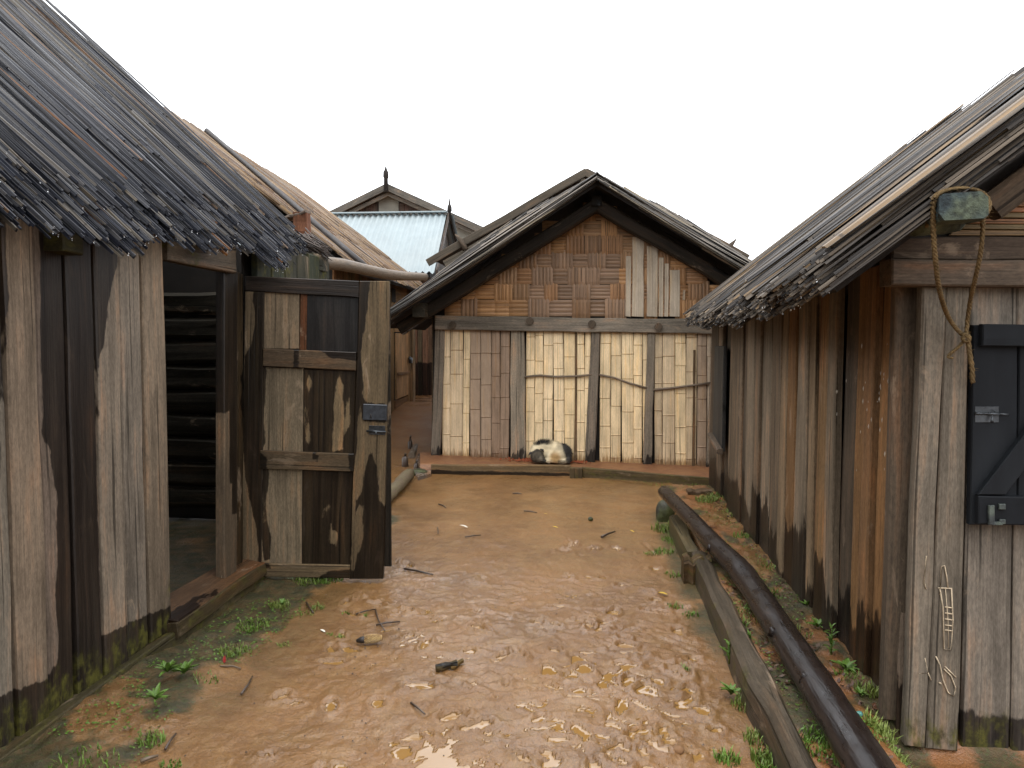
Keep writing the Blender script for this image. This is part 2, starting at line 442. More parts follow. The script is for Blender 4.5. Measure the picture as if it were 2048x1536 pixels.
def bark_mat(name, c, rough, gx=3.0, spec=.6, var=.5):
    m, t, b = newmat(name); N = NT(t)
    g = N.attr('g').outputs['Vector']
    a = N.noise(N.vmul(g, (gx, 40, 1)), 1, 4, .62, .4); p = N.noise(N.vmul(g, (6, 14, 1)), 1, 4, .6)
    c0 = N.scale(col3(c), N.math('MULTIPLY', N.lin(a, .25, .75, 1 - var, 1 + var), N.lin(p, .25, .75, 1 - var, 1 + var)))
    c0 = N.mix(N.ss(p, .66, .74, 0, .35), c0, (.09, .05, .028, 1))
    mo = N.attr('moss').outputs['Fac']
    c0 = N.mix(N.math('MULTIPLY', mo, N.ss(p, .35, .6)), c0, (.08, .085, .02, 1))
    N.put(b.inputs['Base Color'], c0)
    N.put(b.inputs['Roughness'], N.lin(p, .3, .7, rough - .08, rough + .16))
    b.inputs['Specular IOR Level'].default_value = spec
    N.put(b.inputs['Normal'], N.bump(N.math('ADD', a, p), .45, .008))
    return m
M_LOG = bark_mat('wet_black_bark', (.011, .0075, .0065), .27, spec=.4)
M_POLE = bark_mat('stripped_pole', (.12, .088, .06), .5, 30, .4, .35)
M_STICK = bark_mat('dry_stick', (.14, .10, .065), .6)
M_TWIG = bark_mat('wet_twig', (.045, .028, .018), .4)

def drop_mat():
    m, t, b = newmat('rain_water'); b.inputs['Base Color'].default_value = (1, 1, 1, 1)
    b.inputs['Roughness'].default_value = 0.0; b.inputs['IOR'].default_value = 1.33
    b.inputs['Transmission Weight'].default_value = 1.0
    return m
M_DROP = drop_mat()
M_WOVEN = None

# ------------------------------------------------------------------ ground
def ghs(X, Y):
    """smooth ground height, without the churned mud"""
    X = np.asarray(X, float); Y = np.asarray(Y, float)
    edge = -1.62 - .10 * np.sin(Y * 1.3) + .03 * np.sin(Y * 5.1)
    lb = (.055 - .05 * sstep(3.3, 3.7, Y)) * sstep(0, .42, edge - X)
    lb = np.where(Y > 6.3, lb * (1 - sstep(6.3, 7.2, Y)), lb)
    rb = .135 * sstep(.70, .80, X) * (1 - sstep(7.6, 8.3, Y)) * sstep(-2, 1.5, Y)
    rb = rb * (1 - .95 * sstep(1.05, 1.25, X) * (1 - sstep(2.9, 3.15, Y)))
    rise = .5 * sstep(9.3, 13.0, Y)
    return lb + rb + rise
def gz(X, Y): return float(ghs(X, Y))

def make_ground():
    def axis(lo, hi, step, far, ratio=1.22):
        mid = list(np.arange(lo, hi + 1e-6, step)); s = step
        up = []; x = hi; s = step
        while x < far: s *= ratio; x += s; up.append(x)
        dn = []; x = lo; s = step
        while x > -far: s *= ratio; x -= s; dn.append(x)
        return np.array(dn[::-1] + mid + up)
    xs = axis(-2.25, 1.3, .0125, 500)
    y1 = list(np.arange(2.2, 5.0, .0125)) + list(np.arange(5.0, 9.4, .025)) + list(np.arange(9.4, 14.5, .08))
    up = []; x = 14.5; s = .08
    while x < 500: s *= 1.22; x += s; up.append(x)
    dn = []; x = 2.2; s = .0125
    while x > -500: s *= 1.22; x -= s; dn.append(x)
    ys = np.array(dn[::-1] + y1 + up)
    X, Y = np.meshgrid(xs, ys); nr, nc = X.shape; X = X.ravel(); Y = Y.ravel()
    z = ghs(X, Y)
    P = np.stack([X, Y, np.zeros_like(X)], 1)
    path = sstep(-1.75, -1.35, X) * (1 - sstep(.55, .70, X))
    near = 1 - sstep(4.5, 8.5, Y)
    fine = sstep(-2.6, -2.2, X) * (1 - sstep(1.3, 1.6, X)) * sstep(1.5, 2.2, Y) * (1 - sstep(14, 16, Y))
    # broad lumps
    n0 = fbm(P * np.array([1.6, 1.6, 1]), 21, 3) - .5
    warp = np.stack([fbm(P * 5, 31, 2), fbm(P * 5, 37, 2), np.zeros_like(X)], 1) * .25
    r1 = 1 - np.abs(2 * fbm((P + warp) * np.array([9, 11, 1]), 41, 3) - 1)     # ridged crests
    r2 = 1 - np.abs(2 * fbm((P + warp) * np.array([21, 26, 1]), 43, 3) - 1)
    n3 = fbm(P * 60, 47, 2) - .5
    reg = fbm(P * np.array([.9, .9, 1]), 51, 2)
    # the churned patch: right of the middle, near the viewer
    ch = np.exp(-(((X - .12) / .75) ** 2 + ((Y - 3.3) / 1.25) ** 2)) 
    churn = np.clip(ch * 1.15 + .30 * near * sstep(.4, .65, reg) + .3 * near + .18, 0, 1.2) * path
    bank = sstep(-1.6, -1.75, X) * (Y < 6.6) + sstep(.8, .86, X)
    z += fine * bank * ((fbm(P * 7, 91, 3) - .5) * .05 + (fbm(P * 24, 93, 3) - .5) * .025)
    z += fine * n0 * .05 * path
    zs = z.copy()
    z += fine * ((r1 ** 3 * .013 - .005) * churn + (r2 ** 2.5 * .008 - .003) * (.12 + churn) * (path * .8 + .2) + n3 * .006 * (.2 + .8 * churn))
    # hoof and foot prints
    r = random.Random(5)
    for k in range(150):
        if k < 95: cx, cy = r.gauss(.15, .42), r.gauss(3.25, .75)
        else: cx, cy = r.uniform(-1.5, .6), r.uniform(2.4, 6.0)
        if cx > .6 or cx < -1.6 or cy < 2.2: continue
        a = r.uniform(0, PI); L, W = r.uniform(.035, .085), r.uniform(.022, .042)
        dep = r.uniform(.008, .02)
        sel = np.where((np.abs(X - cx) < .22) & (np.abs(Y - cy) < .22))[0]
        if not len(sel): continue
        dx, dy = X[sel] - cx, Y[sel] - cy
        u = (dx * math.cos(a) + dy * math.sin(a)) / L; v = (-dx * math.sin(a) + dy * math.cos(a)) / W
        d = np.sqrt(u * u + v * v) + (r1[sel] - .7) * .5
        z[sel] += -dep * (1 - sstep(.6, 1.05, d)) + dep * .9 * np.exp(-((d - 1.25) / .2) ** 2)
    # standing water
    pud = np.maximum.reduce([
        1.0 * np.exp(-(((X - .10) / .70) ** 2 + ((Y - 3.2) / .95) ** 2)),
        1.25 * np.exp(-(((X + .42) / .50) ** 2 + ((Y - 2.6) / .50) ** 2)),
        .80 * np.exp(-(((X + .9) / .6) ** 2 + ((Y - 3.7) / .9) ** 2)),
        .62 * np.exp(-(((X + .2) / .8) ** 2 + ((Y - 4.6) / 1.1) ** 2)),
        .5 * np.exp(-(((X + 1.2) / .3) ** 2 + ((Y - 5.8) / 1.4) ** 2))])
    pud = pud * (.65 + .7 * fbm(P * 2.6, 83, 3))
    lv = zs - .0135 + .0170 * pud
    d = lv - z
    inside = (d > 0) & (path > .5) & (Y < 8.5) & (Y > -1)
    z = np.where(inside, lv, z)
    water = np.clip(d / .002 + .3, 0, 1) * (path > .5) * (Y < 8.5)
    # green film and moss near the walls, bare red earth on the right bank
    moss = np.maximum(sstep(-1.60, -1.78, X + .12 * (fbm(P * 3.5, 97, 3) - .5)) * (Y < 6.6), .9 * sstep(.66, .8, X) * (Y < 8.2) * sstep(.38, .62, fbm(P * np.array([6, 3.5, 1]), 61, 3)))
    moss = np.maximum(moss, .75 * sstep(.42, .66, X) * (1 - sstep(.72, .80, X)) * sstep(3.2, 4.2, Y) * (1 - sstep(6.8, 7.6, Y)))
    moss = np.maximum(moss, .45 * sstep(-1.1, -1.6, X) * sstep(2, 3.2, Y) * (1 - sstep(5, 6, Y)))
    moss = moss * sstep(.30, .55, fbm(P * np.array([4, 4, 1]), 67, 4) + .08)
    red = sstep(.74, .82, X) * (Y < 8) * sstep(.40, .55, fbm(P * np.array([3, 2.2, 1]), 71, 3))
    red = np.maximum(red, .7 * sstep(9, 12, Y) * (np.abs(X) < 8))
    red = np.maximum(red, .15 * path * sstep(.4, .75, fbm(P * np.array([1.2, 1.2, 1]), 77, 3)))
    me = bpy.data.meshes.new('ground')
    idx = np.arange(nr * nc).reshape(nr, nc)
    q = np.stack([idx[:-1, :-1], idx[:-1, 1:], idx[1:, 1:], idx[1:, :-1]], -1).reshape(-1, 4)
    me.vertices.add(nr * nc); me.vertices.foreach_set('co', np.stack([X, Y, z], 1).ravel())
    me.loops.add(q.size); me.loops.foreach_set('vertex_index', q.ravel())
    me.polygons.add(len(q)); me.polygons.foreach_set('loop_start', np.arange(0, q.size, 4)); me.polygons.foreach_set('loop_total', np.full(len(q), 4))
    me.polygons.foreach_set('use_smooth', np.ones(len(q), bool))
    me.update(); me.validate()
    for nm, arr in (('water', water), ('moss', moss), ('red', red), ('churn', churn)):
        a = me.attributes.new(nm, 'FLOAT', 'POINT'); a.data.foreach_set('value', arr.astype(float))
    m, t, b = newmat('wet_mud'); N = NT(t)
    co = N.n('ShaderNodeTexCoord').outputs['Object']
    a1 = N.noise(co, 1.7, 4, .6); a2 = N.noise(co, 9, 5, .65); a3 = N.noise(co, 70, 4, .65); a4 = N.noise(co, 240, 2, .6)
    c = N.mix(N.ss(a1, .35, .65), (.185, .090, .027, 1), (.130, .062, .018, 1))
    c = N.mix(N.ss(a2, .4, .7, 0, .6), c, (.21, .12, .044, 1))
    c = N.mix(N.math('MULTIPLY', N.attr('red').outputs['Fac'], N.lin(a2, .3, .6, .4, 1)), c, (.20, .08, .025, 1))
    c = N.scale(c, N.math('MULTIPLY', N.lin(a3, .25, .75, .75, 1.25), N.lin(a4, .3, .7, .88, 1.12)))
    mo = N.attr('moss').outputs['Fac']
    mcol = N.mix(N.ss(a2, .38, .62), (.030, .026, .008, 1), (.075, .045, .015, 1))
    mcol = N.mix(N.ss(a3, .5, .66, 0, .8), mcol, (.042, .052, .010, 1))
    c = N.mix(N.ss(N.math('ADD', N.math('MULTIPLY', mo, .9), N.math('MULTIPLY', N.math('SUBTRACT', a3, .5), .8)), .25, .75), c, mcol)
    sp = N.ss(N.noise(co, 150, 2, .6), .70, .74)
    c = N.mix(N.math('MULTIPLY', sp, .55), c, (.03, .018, .01, 1))
    wat = N.attr('water').outputs['Fac']
    wm = N.ss(wat, .35, .8)
    c = N.mix(wm, c, (.23, .125, .037, 1))
    N.put(b.inputs['Base Color'], c)
    wetn = N.ss(N.noise(co, 2.3, 3, .6), .36, .62)
    rr = N.math('ADD', N.lin(wetn, 0, 1, .52, .32), N.math('MULTIPLY', N.math('SUBTRACT', a3, .5), .2))
    N.put(b.inputs['Coat Weight'], N.math('MULTIPLY', N.lin(wetn, 0, 1, .5, 1), N.math('SUBTRACT', 1, mo)))
    b.inputs['Coat Roughness'].default_value = .08; b.inputs['Coat IOR'].default_value = 1.33
    rr = N.math('ADD', rr, N.math('MULTIPLY', mo, .25))
    N.put(b.inputs['Roughness'], N.mix(wm, rr, (.035, .035, .035, 1)))
    N.put(b.inputs['Specular IOR Level'], N.lin(wm, 0, 1, .42, .5))
    h = N.math('ADD', N.math('MULTIPLY', a3, .8), N.math('ADD', N.math('MULTIPLY', a4, .35), N.math('MULTIPLY', N.noise(co, 26, 4, .65), 1.3)))
    h = N.math('MULTIPLY', h, N.math('SUBTRACT', 1, wm))
    nb = N.bump(h, .7, .010); N.put(b.inputs['Normal'], nb); N.put(b.inputs['Coat Normal'], N.bump(h, .55, .006))
    me.materials.append(m)
    o = bpy.data.objects.new('ground', me); COL.objects.link(o)
    o['kind'] = 'structure'
    return o
GROUND = make_ground()

# ------------------------------------------------------------------ bamboo slats for the roofs
def unit_slats(nvar=8, seg=5, flat=.5):
    res = []
    for k in range(nvar):
        r = random.Random(100 + k); V = []; G = []
        bx = r.uniform(-.6, .6); bz = r.uniform(-.6, .6); ph = r.uniform(0, 6)
        for i in range(seg + 1):
            t = i / seg
            ox = bx * math.sin(t * PI) * 1.6 + .25 * math.sin(t * 9 + ph); oz = bz * math.sin(t * PI) * .9
            wd = 1 - .14 * math.sin(ph + t * 5) - (.25 if i == seg else 0) - ((.25 + .5 * r.random()) if i == 0 else 0)
            for x, z in ((-.5, 0), (-.22, flat + .3), (.2, flat + .36), (.5, .05)):
                V.append((x * wd + ox * .6, t, z + oz)); G.append((t * 2, x * .03 + k * .21, z * .01))
        f = []
        for i in range(seg):
            for a in range(4):
                a2 = (a + 1) % 4
                f.append([i * 4 + a, (i + 1) * 4 + a, (i + 1) * 4 + a2, i * 4 + a2])
        f.append([0, 1, 2, 3]); f.append([seg * 4 + a for a in (3, 2, 1, 0)])
        res.append((np.array(V), f, np.array(G)))
    return res
USL = unit_slats()
def slat_pool(mat, tag_):
    pool = []
    for k, (V, f, G) in enumerate(USL):
        mb = MB(); mb.add(V, f, G, (0, 0, 0)); pool.append(mb.mesh('bamboo_slat', mat))
    return pool
def slat_mat4(tip, dirv, across, nrm, L, W, T):
    m = np.eye(4); m[:3, 0] = across * W; m[:3, 1] = dirv * L; m[:3, 2] = nrm * T; m[:3, 3] = tip
    return m
def put_slats(parent, mats, mat, nparts, score=None, stuffname='thatch'):
    """the nparts best-seen slats become parts, the rest one stuff part"""
    idx = list(range(len(mats)))
    if score is not None: idx.sort(key=lambda i: -score[i])
    pool = slat_pool(mat, stuffname)
    for i in idx[:nparts]:
        link('bamboo_slat', pool[i % len(pool)], parent, mats[i][:3, 3], mats[i])
    rest = idx[nparts:]
    if rest:
        mb = MB()
        for i in rest:
            V, f, G = USL[i % len(USL)]
            m = mats[i]
            o = rng.random()
            mb.add(V @ m[:3, :3].T + m[:3, 3], f, G + np.array([o * 37, o * 61, 0]), (o, o, o))
        s = mb.build(stuffname, mat, parent); s['kind'] = 'stuff'
def drops(parent, pts, name='water_drops'):
    mb = MB()
    for p in pts:
        r = random.uniform(.0028, .0055)
        a = np.array([(0, 0, 1.5), (1, 0, -.1), (.3, .95, -.1), (-.8, .6, -.1), (-.8, -.6, -.1), (.3, -.95, -.1), (0, 0, -1.0)]) * r + np.array(p) - np.array([0, 0, r])
        f = [[0, 1 + i, 1 + (i + 1) % 5] for i in range(5)] + [[6, 1 + (i + 1) % 5, 1 + i] for i in range(5)]
        mb.add(a, f, smooth=True)
    if mb.n:
        o = mb.build(name, M_DROP, parent); o['kind'] = 'stuff'

def N3(v): v = np.asarray(v, float); return v / np.linalg.norm(v)

# ================================================================== LEFT HUT
LX = -2.18
hutL = thing('plank_hut', 'dark weathered plank hut on the left with its door standing open', 'hut', (LX, 3.8, .1))
wallL = (lambda mb: mb.build('side_wall', M_DARK, hutL))(
    beam(beam(MB(), (LX - .10, -1.5, 1.12), (LX - .10, 3.68, 1.12), (.02, 0, 0), (0, 0, 2.1)), (LX - .10, 4.75, 1.12), (LX - .10, 6.2, 1.12), (.02, 0, 0), (0, 0, 2.1)))
# outline of the rain-soaked areas on the wall, from the photograph, kept in wall metres (y, z)
def wp(pts): return [(p[1], p[2]) for p in q4(LW, *pts)]
polyL = [wp([(82, 380), (81, 500), (86, 700), (88, 860), (95, 888), (106, 902), (106, 940), (117, 985), (117, 1020), (114, 1210), (120, 1292), (122, 1318), (99, 1350), (60, 1480), (160, 1480), (215, 1290), (206, 1266), (199, 1200), (194, 1000), (193, 712), (203, 692), (212, 612), (224, 538), (231, 530), (233, 380)]),
         wp([(0, 380), (0, 1000), (13, 700), (15, 620), (12, 500), (8, 470), (10, 380)]),
         wp([(-300, 1700), (-300, 1440), (0, 1395), (45, 1372), (84, 1362), (100, 1350), (205, 1268), (227, 1258), (251, 1247), (300, 1226), (331, 1214), (345, 1205), (345, 1300), (0, 1600)])]
streakL = wp([(48, 610), (52, 600), (58, 640), (72, 780), (74, 900), (55, 960), (42, 880), (46, 760)])
def wetL(P):
    Q = P[:, [1, 2]]
    return np.maximum.reduce([sdpoly(Q, p) for p in polyL])
def mossL(P):
    b = sstep(.38, .05, P[:, 2]) * .9
    k = sstep(.16, 0, np.abs(P[:, 1] - 3.68)) * sstep(.55, .25, P[:, 2])
    return np.clip(b + k * .6, 0, 1)
# planks: x of the left and right edge in the photo at mid height
LP = [(-420, -235, (.20, .155, .125)), (-235, -110, (.17, .14, .115)), (-108, 15, (.21, .185, .16)), (17, 82, (.21, .165, .13)), (83, 140, (.15, .118, .10)), (141, 193, (.14, .113, .10)), (194, 244, (.225, .19, .16)), (246, 288, (.22, .19, .165)), (289, 333, (.205, .165, .13))]
for i, (x0, x1, tn) in enumerate(LP):
    a = onp(x0, 900, *LW); b = onp(x1, 900, *LW)
    d = [0, .010, -.004, .006, -.008, .004, .012, .002, .010][i]
    y0, y1 = a[1], b[1]
    zb = .045 + .004 * i
    zt = 2.12
    q = [(LX + d, y0 + .004, zb), (LX + d, y1 - .004, zb), (LX + d, y1 - .003 + random.uniform(-.004, .004), zt), (LX + d, y0 + .003, zt)]
    board(MB(), q, .045, 9, 44, 'v', tn, wetf=wetL, mossf=mossL, wav=.006, relief=.004).build('plank', M_WOOD, wallL)
yq = onp(-420, 900, *LW)[1]
while yq > -1.4:
    board(MB(), [(LX, yq - .21, .045), (LX, yq - .004, .045), (LX, yq - .004, 2.12), (LX, yq - .21, 2.12)], .045, 4, 10, 'v', (.18, .15, .13), mossf=mossL).build('plank', M_WOOD, wallL); yq -= .214
# short boards over the hidden part beyond the door
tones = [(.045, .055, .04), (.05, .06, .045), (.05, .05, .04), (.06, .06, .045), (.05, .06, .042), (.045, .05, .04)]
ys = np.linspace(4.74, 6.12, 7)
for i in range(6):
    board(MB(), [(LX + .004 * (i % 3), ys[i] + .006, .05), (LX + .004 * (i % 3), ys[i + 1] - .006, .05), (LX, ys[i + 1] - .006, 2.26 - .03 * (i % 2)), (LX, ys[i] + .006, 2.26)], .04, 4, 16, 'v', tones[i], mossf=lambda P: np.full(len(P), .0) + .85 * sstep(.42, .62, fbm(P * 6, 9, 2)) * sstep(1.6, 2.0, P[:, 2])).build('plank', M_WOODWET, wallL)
# base beam and doorway
base = board(MB(), [(LX + .06, -1.5, -.06), (LX + .06, 4.8, -.03), (LX + .05, 4.8, .075), (LX + .05, -1.5, .045)], .14, 4, 3, 'u', (.065, .055, .032), moss=.55, wav=.03, relief=.012)
base.build('ground_beam', M_WOODWET, hutL)
th = board(MB(), [(LX + .055, 3.62, .135), (LX + .055, 4.70, .125), (LX - .16, 4.66, .165), (LX - .16, 3.60, .17)], .05, 3, 8, 'u', (.115, .065, .036), wav=.014, relief=.008)
th.build('threshold', M_WOODWET, hutL)
board(MB(), [(LX + .075, 3.60, .05), (LX + .075, 4.66, .055), (LX + .065, 4.66, .118), (LX + .065, 3.60, .125)], .06, 12, 3, 'u', (.07, .052, .03), moss=.45, wav=.012, relief=.008).build('step_board', M_WOODWET, hutL)
# lintel, door post
lp = off(LW, .02)
lin = q4(lp, (337, 521), (473, 546), (473, 484), (337, 466))
board(MB(), lin, .06, 10, 4, 'u', (.10, .078, .06), wav=.008, mossf=lambda P: sstep(.42, .6, fbm(P * np.array([1, 7, 9]), 4, 2)) * sstep(4.12, 3.9, P[:, 1])).build('lintel', M_WOODWET, hutL)
pp = q4(off(LW, -.02), (449, 1180), (474, 1172), (476, 540), (449, 540))
board(MB(), pp, .055, 5, 30, 'v', (.17, .13, .095), wetf=lambda P: np.maximum(P[:, 2] - 1.15, -np.ones(len(P)) * .04 + .05 * (P[:, 1] > 4.36) * (P[:, 2] > .5)), moss=0, wav=.006).build('door_post_and_dark_gap', M_DOORWOOD, hutL)
gap_dark = q4(off(LW, -.06), (474, 1165), (486, 1150), (487, 548), (474, 540))
board(MB(), gap_dark, .05, 3, 20, 'v', (.05, .035, .02), wav=.006).build('door_post_and_dark_gap', M_WOODWET, hutL)  # dark board fills the gap by the door, standing for its shade
# mossy bracket end under the eave
br = onp(148, 486, *off(LW, .08))
board(MB(), [br + np.array([0, -.06, -.04]), br + np.array([0, .06, -.045]), br + np.array([0, .06, .05]), br + np.array([0, -.06, .05])], .16, 4, 4, 'u', (.035, .032, .018), moss=.5, wav=.012, relief=.01).build('beam_end', M_WOODWET, hutL)
# far wall seen through the doorway: horizontal split logs
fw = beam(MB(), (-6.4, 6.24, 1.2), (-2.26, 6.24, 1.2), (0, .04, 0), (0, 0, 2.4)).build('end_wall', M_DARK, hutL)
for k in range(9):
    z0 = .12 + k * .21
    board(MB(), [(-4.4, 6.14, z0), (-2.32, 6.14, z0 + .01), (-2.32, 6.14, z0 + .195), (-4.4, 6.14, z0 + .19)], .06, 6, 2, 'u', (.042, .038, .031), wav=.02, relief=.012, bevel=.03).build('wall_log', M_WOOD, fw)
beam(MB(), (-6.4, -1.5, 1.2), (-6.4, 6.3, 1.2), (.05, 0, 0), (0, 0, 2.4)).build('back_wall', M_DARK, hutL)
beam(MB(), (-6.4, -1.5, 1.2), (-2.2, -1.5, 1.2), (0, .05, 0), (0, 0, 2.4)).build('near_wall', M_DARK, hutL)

# ---- open door, turned out of the doorway
hinge = np.array([LX + .03, 4.66, 0]); dang = math.radians(4.5)
ddir = np.array([math.cos(dang), math.sin(dang), 0]); dn = np.array([math.sin(dang), -math.cos(dang), 0])
DP = (tuple(hinge), tuple(dn))
def dq(d, *pts): return q4(off(DP, d), *pts)
def wd(pts): return [((p - hinge).dot(ddir), p[2]) for p in q4(DP, *pts)]
def dwet(wets=(), drys=(), allwet=False):
    wets = [wd(p) for p in wets]; drys = [wd(p) for p in drys]
    def fn(P):
        Q = np.stack([(P - hinge) @ ddir, P[:, 2]], 1)
        r = np.full(len(P), .1 if allwet else -1.0)
        for p in wets: r = np.maximum(r, sdpoly(Q, p))
        for p in drys: r = np.minimum(r, -sdpoly(Q, p))
        return r
    return fn
door = beam(MB(), hinge + ddir * .44 - dn * .047 + np.array([0, 0, .10]), hinge + ddir * .44 - dn * .047 + np.array([0, 0, 1.96]), ddir * .84, dn * .012, (.03, .025, .02), wob=0).build('door', M_WOODWET, hutL)
PAN = (.25, .205, .15)
def dpart(name, d, pts, th, along, tone, wets=(), drys=(), allwet=False, nu=10, nv=30, mat=None, **k):
    board(MB(), dq(d, *pts), th, nu, nv, along, tone, wetf=dwet(wets, drys, allwet), wav=.0025, relief=.0025, bevel=.004, **k).build(name, mat or M_DOORWOOD, door)
# stiles
dpart('stile', 0, [(482, 1130), (522, 1130), (528, 583), (490, 583)], .04, 'v', (.20, .155, .105),
      wets=[[(507, 580), (504, 600), (510, 640), (505, 690), (488, 705), (484, 880), (490, 960), (500, 1010), (512, 1050), (516, 1130), (530, 1130), (540, 580)]])
dpart('stile', 0, [(699, 1158), (766, 1158), (778, 562), (719, 562)], .042, 'v', (.185, .14, .09),
      wets=[[(715, 560), (742, 560), (736, 600), (735, 625), (729, 660), (722, 700), (728, 775), (722, 810), (712, 850), (716, 890), (708, 930), (704, 980), (690, 1000), (700, 560)],
            [(744, 900), (752, 925), (757, 950), (759, 1000), (775, 1010), (775, 1170), (690, 1170), (700, 1085), (712, 1000), (722, 985), (728, 945), (734, 920)],
            [(722, 798), (735, 806), (778, 806), (778, 845), (722, 845)]],
      drys=[[(716, 1005), (726, 1005), (724, 1090), (712, 1120), (706, 1150), (701, 1150), (706, 1060)]])
# rails
dpart('top_rail', .003, [(490, 582), (718, 595), (718, 562), (490, 551)], .045, 'u', (.20, .17, .15), allwet=True, nu=26, nv=5)
dpart('rail', .012, [(525, 732), (711, 742), (712, 704), (526, 697)], .05, 'u', (.11, .08, .055), wets=[[(588, 690), (600, 690), (599, 745), (586, 745)], [(640, 700), (720, 700), (720, 722), (660, 716)]], nu=26, nv=6)
dpart('rail', .012, [(519, 938), (707, 944), (708, 908), (520, 901)], .05, 'u', (.14, .105, .07), wets=[[(505, 890), (535, 915), (535, 940), (505, 945)], [(628, 900), (640, 910), (636, 925), (624, 915)], [(696, 900), (715, 900), (715, 950), (700, 945)]], nu=26, nv=6)
dpart('bottom_rail', .003, [(482, 1153), (699, 1157), (700, 1131), (482, 1126)], .045, 'u', (.22, .165, .105), wets=[[(478, 1125), (500, 1128), (500, 1145), (484, 1150)], [(520, 1122), (542, 1122), (540, 1136), (522, 1136)], [(640, 1152), (660, 1140), (705, 1138), (705, 1165), (630, 1165)]], nu=26, nv=5)
# panels
dpart('panel', -.016, [(527, 698), (598, 698), (599, 582), (527, 580)], .02, 'v', (.25, .195, .14))
dpart('batten', -.012, [(599, 700), (612, 702), (614, 586), (600, 584)], .02, 'v', (.10, .044, .022), nu=4)
dpart('panel', -.018, [(612, 704), (716, 706), (718, 594), (613, 588)], .02, 'v', (.15, .15, .155), allwet=True)
dpart('panel', -.016, [(521, 904), (605, 904), (607, 736), (524, 734)], .02, 'v', PAN, wets=[[(518, 730), (536, 735), (530, 760), (527, 860), (530, 885), (522, 900), (515, 905)]])
dpart('panel', -.018, [(605, 910), (708, 910), (712, 740), (607, 738)], .02, 'v', (.25, .19, .12), allwet=True,
      drys=[[(615, 750), (621, 765), (616, 800), (614, 840), (620, 880), (617, 894), (608, 870), (608, 800), (612, 765)], [(676, 750), (684, 770), (684, 800), (688, 840), (684, 900), (664, 905), (666, 820), (670, 780)], [(694, 790), (698, 800), (697, 850), (692, 860)]])
dpart('panel', -.016, [(522, 1132), (603, 1132), (604, 936), (523, 936)], .02, 'v', (.27, .22, .16), wets=[[(524, 930), (537, 932), (536, 960), (531, 1000), (531, 1040), (536, 1052), (540, 1075), (541, 1122), (525, 1122), (519, 1060), (519, 990)]])
dpart('panel', -.018, [(603, 1132), (701, 1132), (706, 940), (604, 938)], .02, 'v', (.24, .18, .115), allwet=True,
      drys=[[(647, 1015), (654, 1012), (652, 1035), (645, 1038)], [(658, 1045), (664, 1050), (662, 1090), (657, 1085)], [(668, 1062), (673, 1066), (670, 1092), (666, 1090)], [(655, 1008), (661, 1008), (659, 1018)]])
# lock plate, bolt
lk = board(MB(), dq(.014, (725, 840), (773, 841), (774, 810), (726, 808)), .012, 4, 4, 'u', (.1, .1, .1), bevel=.003, wav=0, relief=.0005)
lko = lk.build('lock_plate', M_LOCKPL, door)
kh = MB()
for (a, b_, c_, d_) in [((741, 829), (743, 837), .006, 0)]:
    p0 = onp(741.5, 828, *off(DP, .0155)); p1 = onp(742, 836, *off(DP, .0155))
    tube(kh, [p0, p1], .0035, 6, (.01, .01, .01))
kh.build('keyhole', M_CHAR, door)
bo = MB()
tube(bo, [onp(733, 862, *off(DP, .012)), onp(772, 864, *off(DP, .012))], .0065, 8)
tube(bo, [onp(752, 863, *off(DP, .012)), onp(752, 868, *off(DP, .03))], .005, 6)
board(bo, dq(.004, (738, 869), (770, 870), (770, 852), (738, 851)), .004, 2, 2, 'u', bevel=.001, wav=0, relief=0)
bo.build('bolt', M_IRON, door)
hg = MB()
for y in (1000, 1030): tube(hg, [onp(480, y, *off(DP, -.02)), onp(480, y + 26, *off(DP, -.02))], .014, 8, (.3, .12, .03))
tube(hg, [onp(476, 1115, *off(DP, -.02)), onp(478, 1148, *off(DP, -.02))], .02, 8, (.3, .12, .03))
hg.build('hinge', bark_mat('rusty_iron', (.20, .075, .02), .6), door)

# ---- roof of the left hut
eN = np.array([-1.90, 1.4, 2.03]); eF = np.array([-2.09, 5.60, 2.315])       # eave line, near and far
up = N3((-1, 0, .87)); al = N3(eF - eN); nL = N3(np.cross(al, up)); nL = nL if nL[2] > 0 else -nL
eN = eN - nL * .085 + up * .07; eF = eF - nL * .085 + up * .07
Lr = 3.18
rf = MB()
o0 = eN - nL * .05 + up * .25; o1 = eF - nL * .05 + up * .25
board(rf, [o0, o1, o1 + up * (Lr - .25), o0 + up * (Lr - .25)], .06, 4, 4, 'v', (.03, .025, .02))
rid = o0 + up * (Lr - .25)
dn2 = N3((-1, 0, -.87))
board(rf, [o1 + up * (Lr - .25), o0 + up * (Lr - .25), o0 + up * (Lr - .25) + dn2 * 3.0, o1 + up * (Lr - .25) + dn2 * 3.0][::-1], .06, 4, 4, 'v', (.03, .025, .02))
o2 = o0 - al * 2.9
board(rf, [o2, o0, o0 + up * (Lr - .25), o2 + up * (Lr - .25)], .06, 4, 4, 'v', (.03, .025, .02))
board(rf, [o0 + up * (Lr - .25), o2 + up * (Lr - .25), o2 + up * (Lr - .25) + dn2 * 3.0, o0 + up * (Lr - .25) + dn2 * 3.0][::-1], .06, 4, 4, 'v', (.03, .025, .02))
roofL = rf.build('roof', M_DARK, hutL)
mats = []; score = []; dr = []
EL = np.linalg.norm(eF - eN)
def add_slat(lst, sc, tip, d, L, W, T, n, lift=0.0, scv=0.0, roll=.25):
    d = N3(d); a = N3(np.cross(d, n)); nn = np.cross(a, d)
    ro = random.uniform(-roll, roll)
    a2 = a * math.cos(ro) + nn * math.sin(ro); n2 = nn * math.cos(ro) - a * math.sin(ro)
    lst.append(slat_mat4(tip, d, a2, n2, L, W, T)); sc.append(scv)
